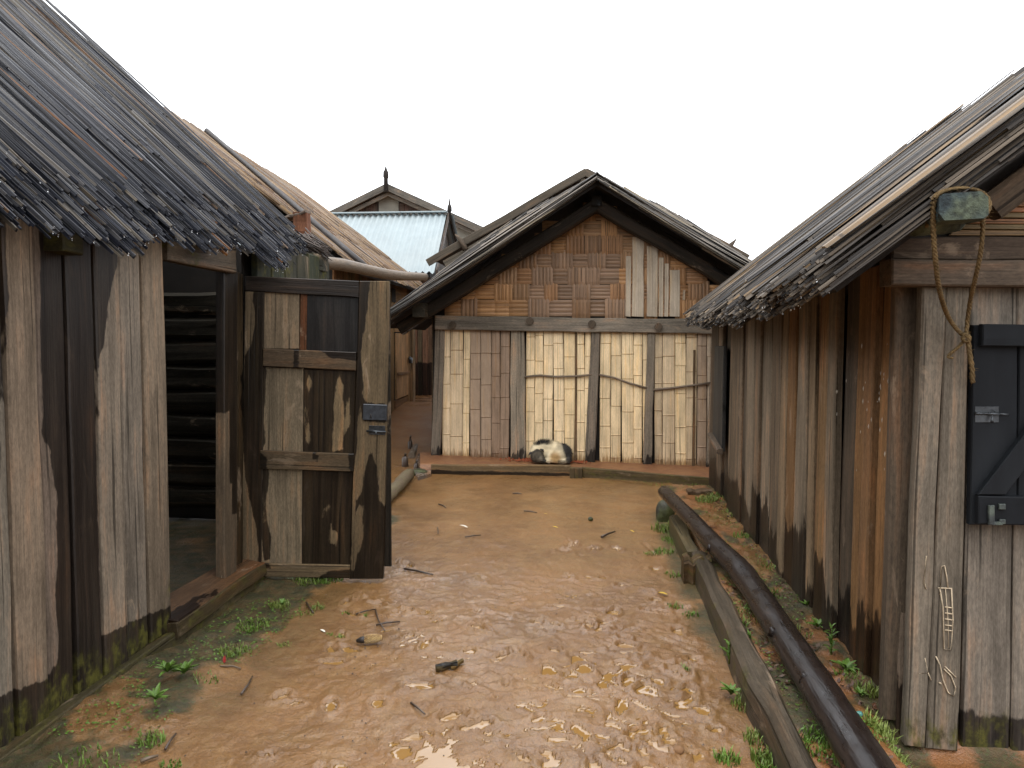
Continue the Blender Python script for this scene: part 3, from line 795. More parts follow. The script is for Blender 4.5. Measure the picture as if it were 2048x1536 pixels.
tiers = [(-.08, .26, 1.7, 600, -.05), (-.02, .26, 2.4, 620, -.025), (.08, .26, 2.9, 560, 0), (.22, .26, 3.0, 420, .02)]
for (s0, sj, L0, cnt, lf) in tiers:
    for k in range(cnt):
        t = random.random() * EL
        clump = vnoise(np.array([[t * 3.1, s0 * 7, 1.5]]), 8)[0]
        s = s0 + sj * (clump - .5) * 1.3 + random.uniform(-.07, .07)
        if t > EL - .35: s = max(s, s0 * .6)
        L = min(L0 * random.uniform(.65, 1.15), Lr - s)
        lift = lf + random.uniform(0, .05) + .04 * (vnoise(np.array([[t * 2.2, 3.3, s0]]), 12)[0] - .5)
        tip = eN + al * t + up * s + nL * lift
        d = up + al * random.gauss(0, .028) + nL * random.gauss(0.006, .010)
        W = random.choice([.006, .008, .011, .014, .018, .025]) * random.uniform(.8, 1.15)
        add_slat(mats, score, tip, d, L, W, random.uniform(.008, .016), nL, scv=lift * 8 + L * .4 + W * 12 - abs(t - 1.6) * .15 + random.random() * .3)
        if s < .35 and random.random() < .14: dr.append(tip - up * .0 + np.array([0, 0, -.004]))
# long boards that close the top, seen as a smooth grey sheet
for k in range(330):
    t = EL * (k + random.random()) / 330
    s = .42 + 1.1 * vnoise(np.array([[t * 2.4, 3.1, 8.8]]), 44)[0] + random.uniform(-.1, .12)
    tip = eN + al * t + up * s + nL * (.045 + random.uniform(0, .045))
    add_slat(mats, score, tip, up + al * random.gauss(0, .012), Lr - s + .05, random.uniform(.013, .034), .013, nL, scv=1.5 + random.random(), roll=.08)
for k in range(160):
    t = -2.9 * (k + random.random()) / 160; s = random.uniform(-.1, .3)
    add_slat(mats, score, eN + al * t + up * s + nL * random.uniform(-.03, .03), up, Lr - s, random.uniform(.02, .05), .012, nL, scv=-9)
# a few loose, splintered ends
for k in range(26):
    t = random.random() * EL
    tip = eN + al * t + up * random.uniform(-.12, .08) + nL * random.uniform(-.1, .05)
    add_slat(mats, score, tip, up + al * random.gauss(0, .3) + nL * random.gauss(0, .08), random.uniform(.25, .6), random.uniform(.006, .014), .006, nL, scv=.2)
put_slats(roofL, mats, M_SLAT_L, 300, score)
drops(roofL, dr)
# the wall plate pole that sticks out past the far corner, a frayed bundle and a timber block
pz = MB(); p0 = onp(612, 523, (0, 5.95, 0), (0, 1, 0)); p1 = onp(850, 556, (0, 7.6, 0), (0, 1, 0))
pts = [p0 + (p1 - p0) * t + np.array([0, 0, .015 * math.sin(t * 7)]) for t in np.linspace(0, 1, 9)]
tube(pz, pts, [.055, .056, .054, .052, .05, .05, .046, .044, .04], 10, jit=.05).build('wall_plate_pole', M_POLE, hutL)
bb = onp(622, 520, (0, 5.9, 0), (0, 1, 0))
beam(MB(), bb + np.array([0, -.03, -.01]), bb + np.array([.09, .09, -.02]), (.0, .13, 0), (0, 0, .13), (.05, .05, .04), wob=.008).build('beam_end', M_WOODWET, hutL)
fr = MB(); fc = onp(655, 505, (0, 5.95, 0), (0, 1, 0))
for k in range(60):
    e = fc + np.array([random.uniform(-.03, .02), random.uniform(-.06, .06), random.uniform(-.06, .05)])
    s_ = e + np.array([-.2 + random.uniform(-.05, .05), random.uniform(-.05, .05), .10 + random.uniform(-.03, .06)])
    tube(fr, [s_, (s_ + e) / 2 + rng.normal(0, .012, 3), e], [.006, .005, .003], 4)
o = fr.build('frayed_bundle', M_TWIG, hutL); o['kind'] = 'stuff'

# ================================================================== BROWN-ROOFED HUT behind it
hutB = thing('thatched_hut', 'small wooden hut with a warm brown bamboo roof behind the open door', 'hut', (-3.3, 11.2, .35))
RX, RZ = -5.35, 4.42
eB0 = np.array([-2.92, 8.9, 2.52]); eB1 = np.array([-2.92, 13.35, 2.50])
rB0 = np.array([RX, 8.4, RZ + .02]); rB1 = np.array([RX, 13.35, RZ - .14])
wB = MB()
WX = -3.22
beam(wB, (WX - .05, 9.2, 1.5), (WX - .05, 13.3, 1.5), (.05, 0, 0), (0, 0, 2.2))
beam(wB, (WX - .05, 13.28, 1.5), (-7.4, 13.28, 1.5), (0, .05, 0), (0, 0, 2.2))
beam(wB, (WX - .05, 9.25, 1.5), (-7.4, 9.25, 1.5), (0, .05, 0), (0, 0, 2.2))
wallB = wB.build('wall', M_DARK, hutB)
HB = ((WX, 0, 0), (1, 0, 0))
yy = 9.2
while yy < 13.25:
    wv = random.uniform(.13, .2); y2 = min(yy + wv, 13.3)
    if y2 <= 12.15 or yy >= 13.0:
        board(MB(), [(WX, yy + .004, .38), (WX, y2 - .004, .40), (WX, y2 - .004, 2.55), (WX, yy + .004, 2.55)], .03, 2, 6, 'v', (.26 + random.uniform(-.05, .04), .15, .075)).build('plank', M_GREYWOOD, wallB)
    yy = y2
# boards over and under the door, dark panel for the window slot, door leaf
board(MB(), [(WX, 12.14, 1.72), (WX, 13.0, 1.72), (WX, 13.0, 2.5), (WX, 12.14, 2.5)], .03, 8, 2, 'u', (.27, .16, .08)).build('plank', M_GREYWOOD, wallB)
board(MB(), [(WX, 12.14, .38), (WX, 13.0, .40), (WX, 13.0, .60), (WX, 12.14, .58)], .03, 8, 2, 'u', (.2, .11, .06)).build('plank', M_GREYWOOD, wallB)
dB = board(MB(), [(WX + .02, 12.16, .60), (WX + .02, 12.98, .62), (WX + .02, 12.98, 1.70), (WX + .02, 12.16, 1.70)], .03, 3, 6, 'v', (.36, .22, .12)).build('door', M_GREYWOOD, hutB)
for z0 in (.98, 1.02): pass
beam(MB(), (WX + .035, 12.16, 1.02), (WX + .035, 12.98, 1.02), (.02, 0, 0), (0, 0, .05), (.2, .12, .07)).build('ledge', M_GREYWOOD, dB)
p = onp(801, 690, WX + .05, (1, 0, 0)) if False else np.array([WX + .045, 12.9, 1.28])
mbp = MB(); tube(mbp, [p, p + np.array([.03, 0, -.02]), p + np.array([.03, 0, -.10])], [.03, .04, .035], 6); mbp.build('padlock', M_IRON, dB)
wpnt = onp(786, 590, (WX, 0, 0), (1, 0, 0))
board(MB(), [(WX + .006, wpnt[1] - .10, wpnt[2] - .12), (WX + .006, wpnt[1] + .16, wpnt[2] - .12), (WX + .006, wpnt[1] + .16, wpnt[2] + .11), (WX + .006, wpnt[1] - .10, wpnt[2] + .11)], .02, 3, 3, 'u', (.01, .01, .01), bevel=.01).build('dark_window_panel', M_DARK, hutB)  # dark panel on the wall, its colour standing for the shaded opening
beam(MB(), (WX + .03, 13.2, .38), (WX + .03, 13.2, 2.5), (.08, 0, 0), (0, .16, 0), (.22, .15, .09)).build('corner_post', M_GREYWOOD, hutB)
rb = MB()
nB = N3(np.cross(eB1 - eB0, rB0 - eB0)); nB = nB if nB[2] > 0 else -nB
board(rb, [eB0 - nB * .06, eB1 - nB * .06, rB1 - nB * .06, rB0 - nB * .06], .05, 4, 4, 'v', (.05, .03, .02))
m0, m1 = rB0 * [1, 1, 1], rB1
e2 = np.array([2 * RX - eB0[0], eB0[1], eB0[2]]); e3 = np.array([2 * RX - eB1[0], eB1[1], eB1[2]])
board(rb, [e3, e2, rB0 - nB * .06, rB1 - nB * .06], .05, 4, 4, 'v', (.05, .03, .02))
roofB = rb.build('roof', M_DARK, hutB)
mats = []; score = []
for (s0, L0, cnt, lf) in [(0, .45, 230, -.02), (.06, .6, 260, 0), (.3, .6, 240, .02), (.5, .55, 240, .035)]:
    for k in range(cnt):
        t = random.random(); e = eB0 + (eB1 - eB0) * t; r_ = rB0 + (rB1 - rB0) * t
        full = np.linalg.norm(r_ - e); uB = (r_ - e) / full
        s = full * max(-.05, s0 + random.uniform(-.05, .12))
        L = min(full - s + random.uniform(0, .06), full * L0 * random.uniform(.75, 1.2))
        tip = e + uB * s + nB * (lf + random.uniform(0, .02))
        add_slat(mats, score, tip, uB + np.array([0, random.gauss(0, .03), 0]), L, random.uniform(.025, .06), .014, nB, scv=lf * 20 + t * .4 + random.random() * .4)
put_slats(roofB, mats, M_SLAT_B, 300, score)
# pole lying on the brown roof
pA = onp(412, 260, eB0 + nB * .15, nB); pBt = onp(735, 536, eB0 + nB * .11, nB)
pl = thing('roof_pole', 'thin grey pole lying up the slope of the brown bamboo roof', 'pole', pBt)
pts = [pBt + (pA - pBt) * t for t in np.linspace(0, 1, 8)]
tube(MB(), pts, [.036, .036, .035, .034, .033, .032, .031, .03], 8, jit=.06).build('shaft', bark_mat('weathered_grey_pole', (.035, .03, .028), .5, 20), pl)
# squared brown timber block standing at the far corner of the left roof
tb = onp(604, 462, (0, 6.6, 0), (0, 1, 0))
blk = thing('timber_block', 'squared red-brown timber end standing beside the edge of the dark left roof', 'timber', tb)
beam(MB(), tb + np.array([.0, 0, -.35]), tb + np.array([0, 0, .16]), (.12, .02, 0), (0, .12, 0), (.17, .075, .045), wob=.004).build('block', M_GREYWOOD, blk)
beam(MB(), tb + np.array([-.13, 0, .11]), tb + np.array([.06, 0, .17]), (0, .14, 0), (0, 0, .025), (.22, .18, .16)).build('cap_board', M_GREYWOOD, blk)

# ================================================================== TIN-ROOFED HOUSE
hT = thing('tin_roofed_house', 'bamboo-walled house with a pale blue corrugated tin roof', 'house', (-4.5, 15.2, .5))
tX = -2.98
eT = onp(868, 545, (0, 14.0, 0), (0, 1, 0)); rT = onp(893, 428, (0, 16.0, 0), (0, 1, 0))
ez, rz = eT[2], rT[2]
tm = MB()
TA = .028; ncor = 4 * 42; xs_ = np.linspace(-8.2, eT[0], ncor); V = []; f = []
vt = np.linspace(0, 1, 5)
for j, v in enumerate(vt):
    for i, x in enumerate(xs_):
        sk = (rT[0] - eT[0]) * v
        V.append((x + sk, 14.0 + 2.0 * v, ez + (rz - ez) * v + TA * math.cos(i * PI / 2)))
for j in range(4):
    for i in range(ncor - 1): f.append([j * ncor + i, j * ncor + i + 1, (j + 1) * ncor + i + 1, (j + 1) * ncor + i])
tm.add(V, f, smooth=True)
k0 = len(V)
V2 = [(x, 18.0 - 2.0 * v + 0, ez + (rz - ez) * v + TA * math.cos(i * PI / 2)) for j, v in enumerate(vt) for i, x in enumerate(xs_)]
tm.add(V2, [q[::-1] for q in f], smooth=True)
roofT = tm.build('roof', M_TIN, hT)
beam(MB(), (-8.2, 16.0, rz + .035), (rT[0] + .02, 16.0, rz + .035), (0, .24, 0), (0, 0, .03), bev=.01, seg=2, wob=0).build('ridge_cap', M_TIN, roofT)
wt = MB(); beam(wt, (-8, 14.45, 1.7), (tX - .15, 14.45, 1.7), (0, .05, 0), (0, 0, 2.5)); beam(wt, (tX - .18, 14.45, 1.7), (tX - .18, 17.6, 1.7), (.05, 0, 0), (0, 0, 2.5))
wallT = wt.build('wall', M_DARK, hT)
x = -4.6
while x < tX - .14:
    x2 = x + random.uniform(.07, .13)
    board(MB(), [(x + .004, 14.40, .45), (x2 - .004, 14.40, .45), (x2 - .004, 14.40, ez - .06), (x + .004, 14.40, ez - .06)], .03, 2, 8, 'v', (.19 + random.uniform(-.03, .05), .125, .085), wetf=lambda P: (1.15 - P[:, 2]) * .3).build('wall_slat', M_WOOD, wallT)  # mask darkens each slat towards the bottom
    x = x2
gt = MB(); V = [(tX - .16, 14.3, ez - .06), (tX - .16, 17.7, ez - .06), (rT[0] - .06, 16.0, rz - .08)]
gt.add(np.array(V + [(a - .05, b, c) for a, b, c in V]), [[0, 1, 2], [5, 4, 3], [0, 3, 4, 1], [1, 4, 5, 2], [2, 5, 3, 0]], tone=(.06, .05, .045)); gt.build('gable', M_WOODWET, hT)
beam(MB(), (eT[0] + .05, 14.0, ez - .02), (rT[0] + .05, 16.0, rz - .02), (.03, 0, 0), (0, 0, .14), (.08, .06, .05)).build('barge_board', M_WOODWET, roofT)
beam(MB(), (eT[0] + .05, 18.0, ez - .02), (rT[0] + .05, 16.03, rz - .02), (.03, 0, 0), (0, 0, .14), (.08, .06, .05)).build('barge_board', M_WOODWET, roofT)
fin = MB(); c = np.array([rT[0] + .07, 15.98, rz - .1])
tube(fin, [c, c + [0, 0, .14], c + [0, 0, .16], c + [0, 0, .26], c + [0, 0, .29], c + [0, 0, .46]], [.035, .035, .055, .05, .028, .004], 6).build('finial', M_DARK, roofT)

# ================================================================== PALE PLASTERED HOUSE far behind
hP = thing('plastered_house', 'large pale plastered house with a finial on its gable, farthest back', 'house', (-7.4, 28, .5))
YP = 28.0
pk = onp(773, 366, (0, YP, 0), (0, 1, 0)); pr = onp(985, 458, (0, YP, 0), (0, 1, 0)); plf = onp(625, 432, (0, YP, 0), (0, 1, 0))
sl_ = .455
hw = 4.6
wl = MB(); Z0, ZE = .3, pk[2] - .25 - sl_ * hw
V = [(pk[0] - hw, YP + .6, Z0), (pk[0] + hw, YP + .6, Z0), (pk[0] + hw, YP + .6, ZE), (pk[0], YP + .6, pk[2] - .25), (pk[0] - hw, YP + .6, ZE)]
wl.add(np.array(V + [(a, b + 9, c) for a, b, c in V]), [[0, 1, 2, 3, 4], [9, 8, 7, 6, 5]] + [[i, i + 5, (i + 1) % 5 + 5, (i + 1) % 5] for i in range(5)])
wl.build('wall', M_PLASTER, hP)
rp = MB()
for s in (-1, 1):
    a = np.array([pk[0], YP, pk[2]]); b_ = np.array([pk[0] + s * (hw + .7), YP, pk[2] - sl_ * (hw + .7)])
    q = [b_, a, a + [0, 10.5, 0], b_ + [0, 10.5, 0]]
    if s > 0: q = [a, b_, b_ + [0, 10.5, 0], a + [0, 10.5, 0]]
    board(rp, q, .12, 3, 3, 'u', (.10, .095, .095))
roofP = rp.build('roof', M_GREYWOOD, hP)
for s in (-1, 1):
    a = np.array([pk[0], YP - .03, pk[2] - .16]); b_ = np.array([pk[0] + s * (hw + .6), YP - .03, pk[2] - .16 - sl_ * (hw + .6)])
    beam(MB(), a, b_, (0, .06, 0), (0, 0, .24), (.13, .125, .12)).build('barge_board', M_GREYWOOD, roofP)
    beam(MB(), a + [0, .25, -.2], b_ + [0, .25, -.2], (0, .06, 0), (0, 0, .16), (.2, .19, .18)).build('barge_board', M_GREYWOOD, roofP)
fin = MB(); c = np.array([pk[0], YP - .08, pk[2] - .35])
tube(fin, [c, c + [0, 0, .5], c + [0, 0, .55], c + [0, 0, .75], c + [0, 0, .8], c + [0, 0, 1.0]], [.09, .08, .11, .10, .06, .006], 6).build('finial', M_DARK, roofP)
for (x0, x1, y0, y1) in [(709, 757, 404, 450), (797, 849, 403, 450)]:
    PPl = ((0, YP + .57, 0), (0, -1, 0))
    fm = board(MB(), q4(PPl, (x0, y1), (x1, y1), (x1, y0), (x0, y0)), .05, 2, 2, 'v', (.05, .04, .037)).build('window', M_GREYWOOD, hP)
    nsl = 5
    for k in range(nsl):
        a = x0 + 2 + (x1 - x0 - 4) * k / nsl; b2 = x0 + 2 + (x1 - x0 - 4) * (k + 1) / nsl - .6
        board(MB(), q4(off(PPl, .03), (a, y1 - 2), (b2, y1 - 2), (b2, y0 + 3), (a, y0 + 3)), .03, 2, 3, 'v', (.085 + .012 * (k % 2), .065, .058)).build('shutter_board', M_GREYWOOD, fm)

# ================================================================== PLANK-ROOFED HOUSE right behind the middle one
hR = thing('barge_board_house', 'taller timber house with horned barge boards right behind the bamboo house', 'house', (-.1, 14.2, .45))
YR = 13.0
pk = onp(1172, 337, (0, YR, 0), (0, 1, 0)); le = onp(866, 515, (0, YR, 0), (0, 1, 0)); re = onp(1484, 506, (0, YR, 0), (0, 1, 0))
rr_ = MB()
for s, e in ((-1, le), (1, re)):
    q = [e, pk, pk + [0, 5.5, 0], e + [0, 5.5, 0]]
    if s > 0: q = [pk, e, e + [0, 5.5, 0], pk + [0, 5.5, 0]]
    board(rr_, q, .07, 3, 3, 'u', (.07, .06, .052))
roofR = rr_.build('roof', M_GREYWOOD, hR)
for s, e in ((-1, le), (1, re)):
    e = np.array(e); d = N3(e - pk); nrm = np.array([-d[2], 0, d[0]]); nrm = nrm if nrm[2] > 0 else -nrm
    a = pk + [0, -.05, 0] + (np.array([0, 0, -.05]))
    beam(MB(), a - nrm * .02, e + [0, -.05, -.05] + d * .1, (0, .05, 0), nrm * .13, (.11, .095, .08)).build('barge_board', M_GREYWOOD, roofR)
    beam(MB(), a - nrm * .20 + [0, .04, 0], e + [0, -.01, -.05] - nrm * .18 - d * .15, (0, .05, 0), nrm * .16, (.15, .135, .115)).build('barge_board', M_GREYWOOD, roofR)
    beam(MB(), a - nrm * .36 + [0, .08, 0], e + [0, .03, -.05] - nrm * .32 - d * .5, (0, .05, 0), nrm * .12, (.10, .09, .08)).build('barge_board', M_GREYWOOD, roofR)
    c = e - d * (.62 if s < 0 else .28) + [0, -.12, -.08]
    hm = MB(); tube(hm, [c + nrm * -.12, c + nrm * .06, c + nrm * .20 + d * .03], [.055, .05, .012], 6, tone=(.11, .09, .075)); hm.build('horn', M_GREYWOOD, roofR)
wR = MB(); V = [(le[0] + .75, YR + .6, .3), (re[0] - .75, YR + .6, .3), (re[0] - .75, YR + .6, le[2] + .1), (pk[0], YR + .6, pk[2] - .5), (le[0] + .75, YR + .6, le[2] + .1)]
wR.add(np.array(V + [(a, b + 4.6, c) for a, b, c in V]), [[0, 1, 2, 3, 4], [9, 8, 7, 6, 5]] + [[i, i + 5, (i + 1) % 5 + 5, (i + 1) % 5] for i in range(5)], tone=(.10, .085, .07))
wR.build('wall', M_WOODWET, hR)

# ================================================================== MIDDLE BAMBOO HOUSE
hM = thing('bamboo_house', 'small bamboo-walled house with a woven gable facing down the muddy path', 'house', (-.1, 9.45, .05))
nM = N3((-.08, -1, 0)); eM = N3((1, -.08, 0))
def mf(px, py, d=0): return onp(px, py, *off(MF, d))
def wetM(P):
    X = P[:, 0]; z = P[:, 2]
    top = .10 * sstep(1.75, 1.85, z) - .06
    return np.full(len(P), -.1)
bk = MB()
V = [mf(866, 925, -.08), mf(1530, 950, -.08), mf(1530, 640, -.08), mf(1190, 395, -.08), mf(866, 632, -.08)]
bk.add(np.array(V + [v + np.array([0, .04, 0]) for v in V]), [[0, 1, 2, 3, 4], [9, 8, 7, 6, 5]] + [[i, i + 5, (i + 1) % 5 + 5, (i + 1) % 5] for i in range(5)], tone=(.03, .022, .016))
wallM = bk.build('front_wall', M_DARK, hM)
# bamboo strips: (x0, x1, tone, wet)
PA, PB, PC, PD = (.71, .54, .32), (.60, .455, .285), (.42, .325, .23), (.32, .23, .155)
strips = []
def fill(x0, x1, tones, wmin=14, wmax=26):
    x = x0; k = 0
    while x < x1 - 4:
        wv = random.uniform(wmin, wmax); x2 = min(x + wv, x1)
        if x1 - x2 < 7: x2 = x1
        tn = tones[min(len(tones) - 1, int((x - x0) / (x1 - x0) * len(tones)))]
        j = random.uniform(.88, 1.1)
        strips.append((x, x2, tuple(c * j for c in tn))); x = x2; k += 1
fill(884, 940, [PB, PA, PA]); fill(940, 1020, [PD, (.28, .19, .125), (.24, .165, .11)]); fill(1052, 1182, [PA, (.74, .57, .35), (.68, .51, .29), PA]); fill(1200, 1296, [PA, PA, PA])
fill(1309, 1395, [PB, PA, PB]); fill(1395, 1424, [PD, PC]); fill(1424, 1530, [PD, PC], 20, 30)
for (x0, x1, tn) in strips:
    yb = 918 + (x0 - 870) * .045; yt = 655 + (x0 - 870) * .012
    lean = random.uniform(-2, 2)
    BLp, BRp, TRp, TLp = mf(x0 - lean, yb), mf(x1 - .8 - lean, yb), mf(x1 - .8 + lean * .3, yt), mf(x0 + lean * .3, yt)
    d = random.uniform(-.012, .004)
    nodes = []; z = random.uniform(.1, .35)
    Hh = (TLp - BLp)[2]
    while z < Hh: nodes.append(z / Hh); z += random.uniform(.27, .42)
    vs2 = sorted(set([0, 1.0] + [t for n in nodes for t in (n - .005, n, n + .005) if 0 < t < 1]))
    us2 = [0, .06, .35, .65, .94, 1.0]
    V = []; G = []; ro = random.random() * 20
    wdt = np.linalg.norm(BRp - BLp)
    wets = []; ms = []
    for v in vs2:
        nd = any(abs(v - n) < 1e-6 for n in nodes)
        sh_ = random.uniform(-.002, .002)
        for u in us2:
            p = BLp * (1 - u) * (1 - v) + BRp * u * (1 - v) + TRp * u * v + TLp * (1 - u) * v
            bul = .007 * math.sin(u * PI) + (.007 if nd else 0) + d + (-.006 if u in (0, 1.0) else 0)
            V.append(p + nM * bul + eM * sh_); G.append((v * Hh + ro, u * wdt + ro * .37, 0))
    nc = len(us2); f = [[r * nc + c, r * nc + c + 1, (r + 1) * nc + c + 1, (r + 1) * nc + c] for r in range(len(vs2) - 1) for c in range(nc - 1)]
    V = np.array(V)
    wet_ = np.maximum(.09 - (V[:, 2] - .08) * .5, -.10) - .05
    tn = np.array(tn); T = np.tile(tn, (len(V), 1))
    # a darker ring at each node
    vv = np.repeat(np.array([1 if any(abs(v - n) < 1e-6 for n in nodes) else 0 for v in vs2]), nc)
    T = T * np.where(vv[:, None] > 0, np.array([[.66, .6, .52]]), 1)
    MB().add(V, f, G, T, wet_, sstep(.45, .05, V[:, 2]) * .75).build('bamboo_strip', M_SHEET, wallM)
# stain patch on the brown strips is in the material; posts
GP = (.26, .225, .19)
def post(pts, d, th, tn=GP, **k):
    board(MB(), [mf(x, y, d) for x, y in pts], th, 5, 20, 'v', tn, wav=.008, relief=.004, wetf=lambda P: (.24 - P[:, 2]) * .1 + .05 * (fbm(P * np.array([14, 1, 5]), 3, 3) - .6), **k).build('post', M_GREYWOOD, hM)
post([(862, 922), (880, 922), (889, 655), (870, 655)], .03, .07, (.23, .195, .165))
post([(1021, 918), (1052, 918), (1048, 655), (1021, 655)], .02, .05, (.33, .285, .235))
post([(1170, 926), (1190, 926), (1201, 655), (1183, 655)], .03, .06, (.24, .205, .175))
post([(1286, 931), (1304, 931), (1309, 660), (1295, 660)], .03, .06, (.25, .215, .18))
post([(1412, 938), (1426, 938), (1436, 660), (1424, 660)], .03, .06)
for (x, y0, y1, d) in [(1150, 660, 920, .012), (1386, 700, 935, .012)]:
    board(MB(), [mf(x - 2, y1, d), mf(x + 3, y1, d), mf(x + 5, y0, d), mf(x + 1, y0, d)], .012, 2, 6, 'v', (.17, .115, .07)).build('batten', M_GREYWOOD, wallM)
# tie beam with round pegs
tbm = board(MB(), [mf(869, 660, .07), mf(1540, 670, .07), mf(1540, 640, .07), mf(869, 631, .07)], .09, 40, 4, 'u', (.255, .225, .195), wav=.012, relief=.004, bevel=.01).build('tie_beam', M_GREYWOOD, hM)
for (x, y) in [(906, 650), (1060, 642), (1184, 648), (1317, 654)]:
    c = mf(x, y, .07); mb = MB(); tube(mb, [c - nM * .03, c + nM * .035], [.05, .047], 12, (.12, .095, .075)); mb.build('peg', M_GREYWOOD, tbm)
# bent poles across the strips
def bent(pts, r):
    pp_ = [mf(x, y, .022) + np.array([0, 0, random.uniform(-.004, .004)]) for x, y in pts]
    tube(MB(), pp_, r, 7, jit=.08).build('cross_pole', M_STICK, hM)
bent([(1049, 754), (1080, 751), (1110, 753), (1150, 752), (1184, 749)], .013)
bent([(1198, 749), (1230, 756), (1260, 767), (1294, 776)], .013)
bent([(1306, 780), (1340, 777), (1380, 771), (1428, 765)], .014)
# gable of woven squares
gab = bk2 = MB()
gwall = MB().add(np.array([mf(880, 632, -.03), mf(1520, 640, -.03), mf(1190, 395, -.03)]), [[0, 1, 2]], tone=(.05, .03, .02)).build('gable', M_DARK, hM)
bt = [(.32, .165, .07), (.37, .20, .088), (.28, .15, .072), (.30, .175, .09), (.25, .145, .078)]
def inroof(x, y):   # below the rafters?
    return y > 418 + max(0, (1180 - x) * .70, (x - 1200) * .70) - 12
yk = 633; row = 0
rws = [34, 30, 33, 29, 35, 31, 30]
for hgt in rws:
    x = 890 + random.uniform(0, 4); k = 0
    while x < 1520:
        wv = random.choice([28, 34, 38, 44])
        x2 = x + wv; xc, yc = (x + x2) / 2, yk - hgt / 2
        if inroof(xc, yc):
            hor = (k + row) % 2 == 0
            if random.random() < .12: hor = not hor
            tn = random.choice(bt)
            if 1070 < xc < 1235 and yc > 500: tn = (.27, .17, .105) if random.random() < .75 else tn
            j = random.uniform(.85, 1.12); tn = tuple(c * j for c in tn)
            ex, ey_ = (random.uniform(3, 6), -.5) if hor else (-.5, random.uniform(4, 8))
            lf = random.uniform(0, .003) + (.007 if not hor else 0)
            mb = MB(); ns = 4 if not hor else 3
            ns = max(3, int((wv if not hor else hgt) / 7))
            for s in range(ns):
                a, b2 = s / ns, (s + 1) / ns - .012
                bulge = .012
                cells = 4
                V = []; G = []
                ro = random.random() * 9; tj = random.uniform(.86, 1.12)
                for i in range(cells + 1):
                    t = i / cells
                    for (w_, dz) in ((a, -.004), ((a + b2) / 2, .004), (b2, -.004)):
                        u, v = (t, w_) if hor else (w_, t)
                        px = x - ex + u * (wv + 2 * ex); py = yk + ey_ - v * (hgt + 2 * ey_)
                        V.append(mf(px, py, .005 + lf + bulge * math.sin(t * PI) - .012 * (i in (0, cells)) + dz)); G.append((t * .15 + ro, w_ * .18 + ro, 0))
                f = [[i * 3 + c, (i + 1) * 3 + c, (i + 1) * 3 + c + 1, i * 3 + c + 1] for i in range(cells) for c in range(2)]
                if not hor: f = [q[::-1] for q in f]
                f = [q[::-1] for q in f] if hor else [q[::-1] for q in f]
                mb.add(V, f, G, tuple(c * tj for c in tn))
            mb.build('woven_square', M_SHEET, gwall)
        x = x2; k += 1
    yk -= hgt; row += 1
# pale split bamboo hung over the right part of the gable
for (x0, x1, yt) in [(1252, 1262, 512), (1265, 1288, 474), (1294, 1316, 492), (1318, 1327, 515), (1329, 1338, 527), (1340, 1360, 540)]:
    sw = random.uniform(.85, 1.05)
    board(MB(), [mf(x0 - 1, 633, .03), mf(x1 - 1, 634, .03), mf(x1, yt, .035), mf(x0, yt, .035)], .012, 4, 14, 'v', tuple(c * sw for c in (.48, .39, .285)), bevel=.005, wav=.004).build('bamboo_strip', M_SHEET, gwall)
board(MB(), [mf(1365, 600, .03), mf(1370, 600, .03), mf(1371, 580, .03), mf(1366, 580, .03)], .012, 2, 3, 'v', (.42, .33, .24)).build('bamboo_strip', M_SHEET, gwall)

# roof with a drooping front edge
pkM = np.array([.05, 8.62, 3.45]); hwM = 2.62; zE = 1.80
def rfp(side, s, t):
    """side -1/+1, s 0 ridge..1 eave, t metres back from the front edge"""
    dr_ = (.08 + .30 * math.sin(min(1, s) * PI)) * (1 - math.exp(-t / .35))
    sag = -.05 * math.sin(s * PI)
    hw_ = hwM * (1 if side < 0 else 1.02)
    return np.array([pkM[0] + side * hw_ * s - .03 * t, pkM[1] + t - side * s * .12, pkM[2] + (zE - pkM[2]) * s + sag + dr_ * (1 - .3 * s)])
rm = MB()
for side in (-1, 1):
    ts = [0.06, .15, .3, .6, 1.2, 3.2]; ss = np.linspace(0, 1, 9)
    P = np.array([rfp(side, s, t) for t in ts for s in ss]) - np.array([0, 0, .06])
    Q = P - np.array([0, 0, .05]); n_ = len(ss)
    f = [[r * n_ + c, r * n_ + c + 1, (r + 1) * n_ + c + 1, (r + 1) * n_ + c] for r in range(len(ts) - 1) for c in range(n_ - 1)]
    if side < 0: f = [q[::-1] for q in f]
    k = len(P); f2 = [[i + k for i in q[::-1]] for q in f]
    fr_ = [[c, c + k, c + 1 + k, c + 1] for c in range(n_ - 1)]
    rm.add(np.concatenate([P, Q]), f + f2 + fr_, tone=(.03, .025, .02))
roofM = rm.build('roof', M_DARK, hM)
mats = []; score = []; dr = []
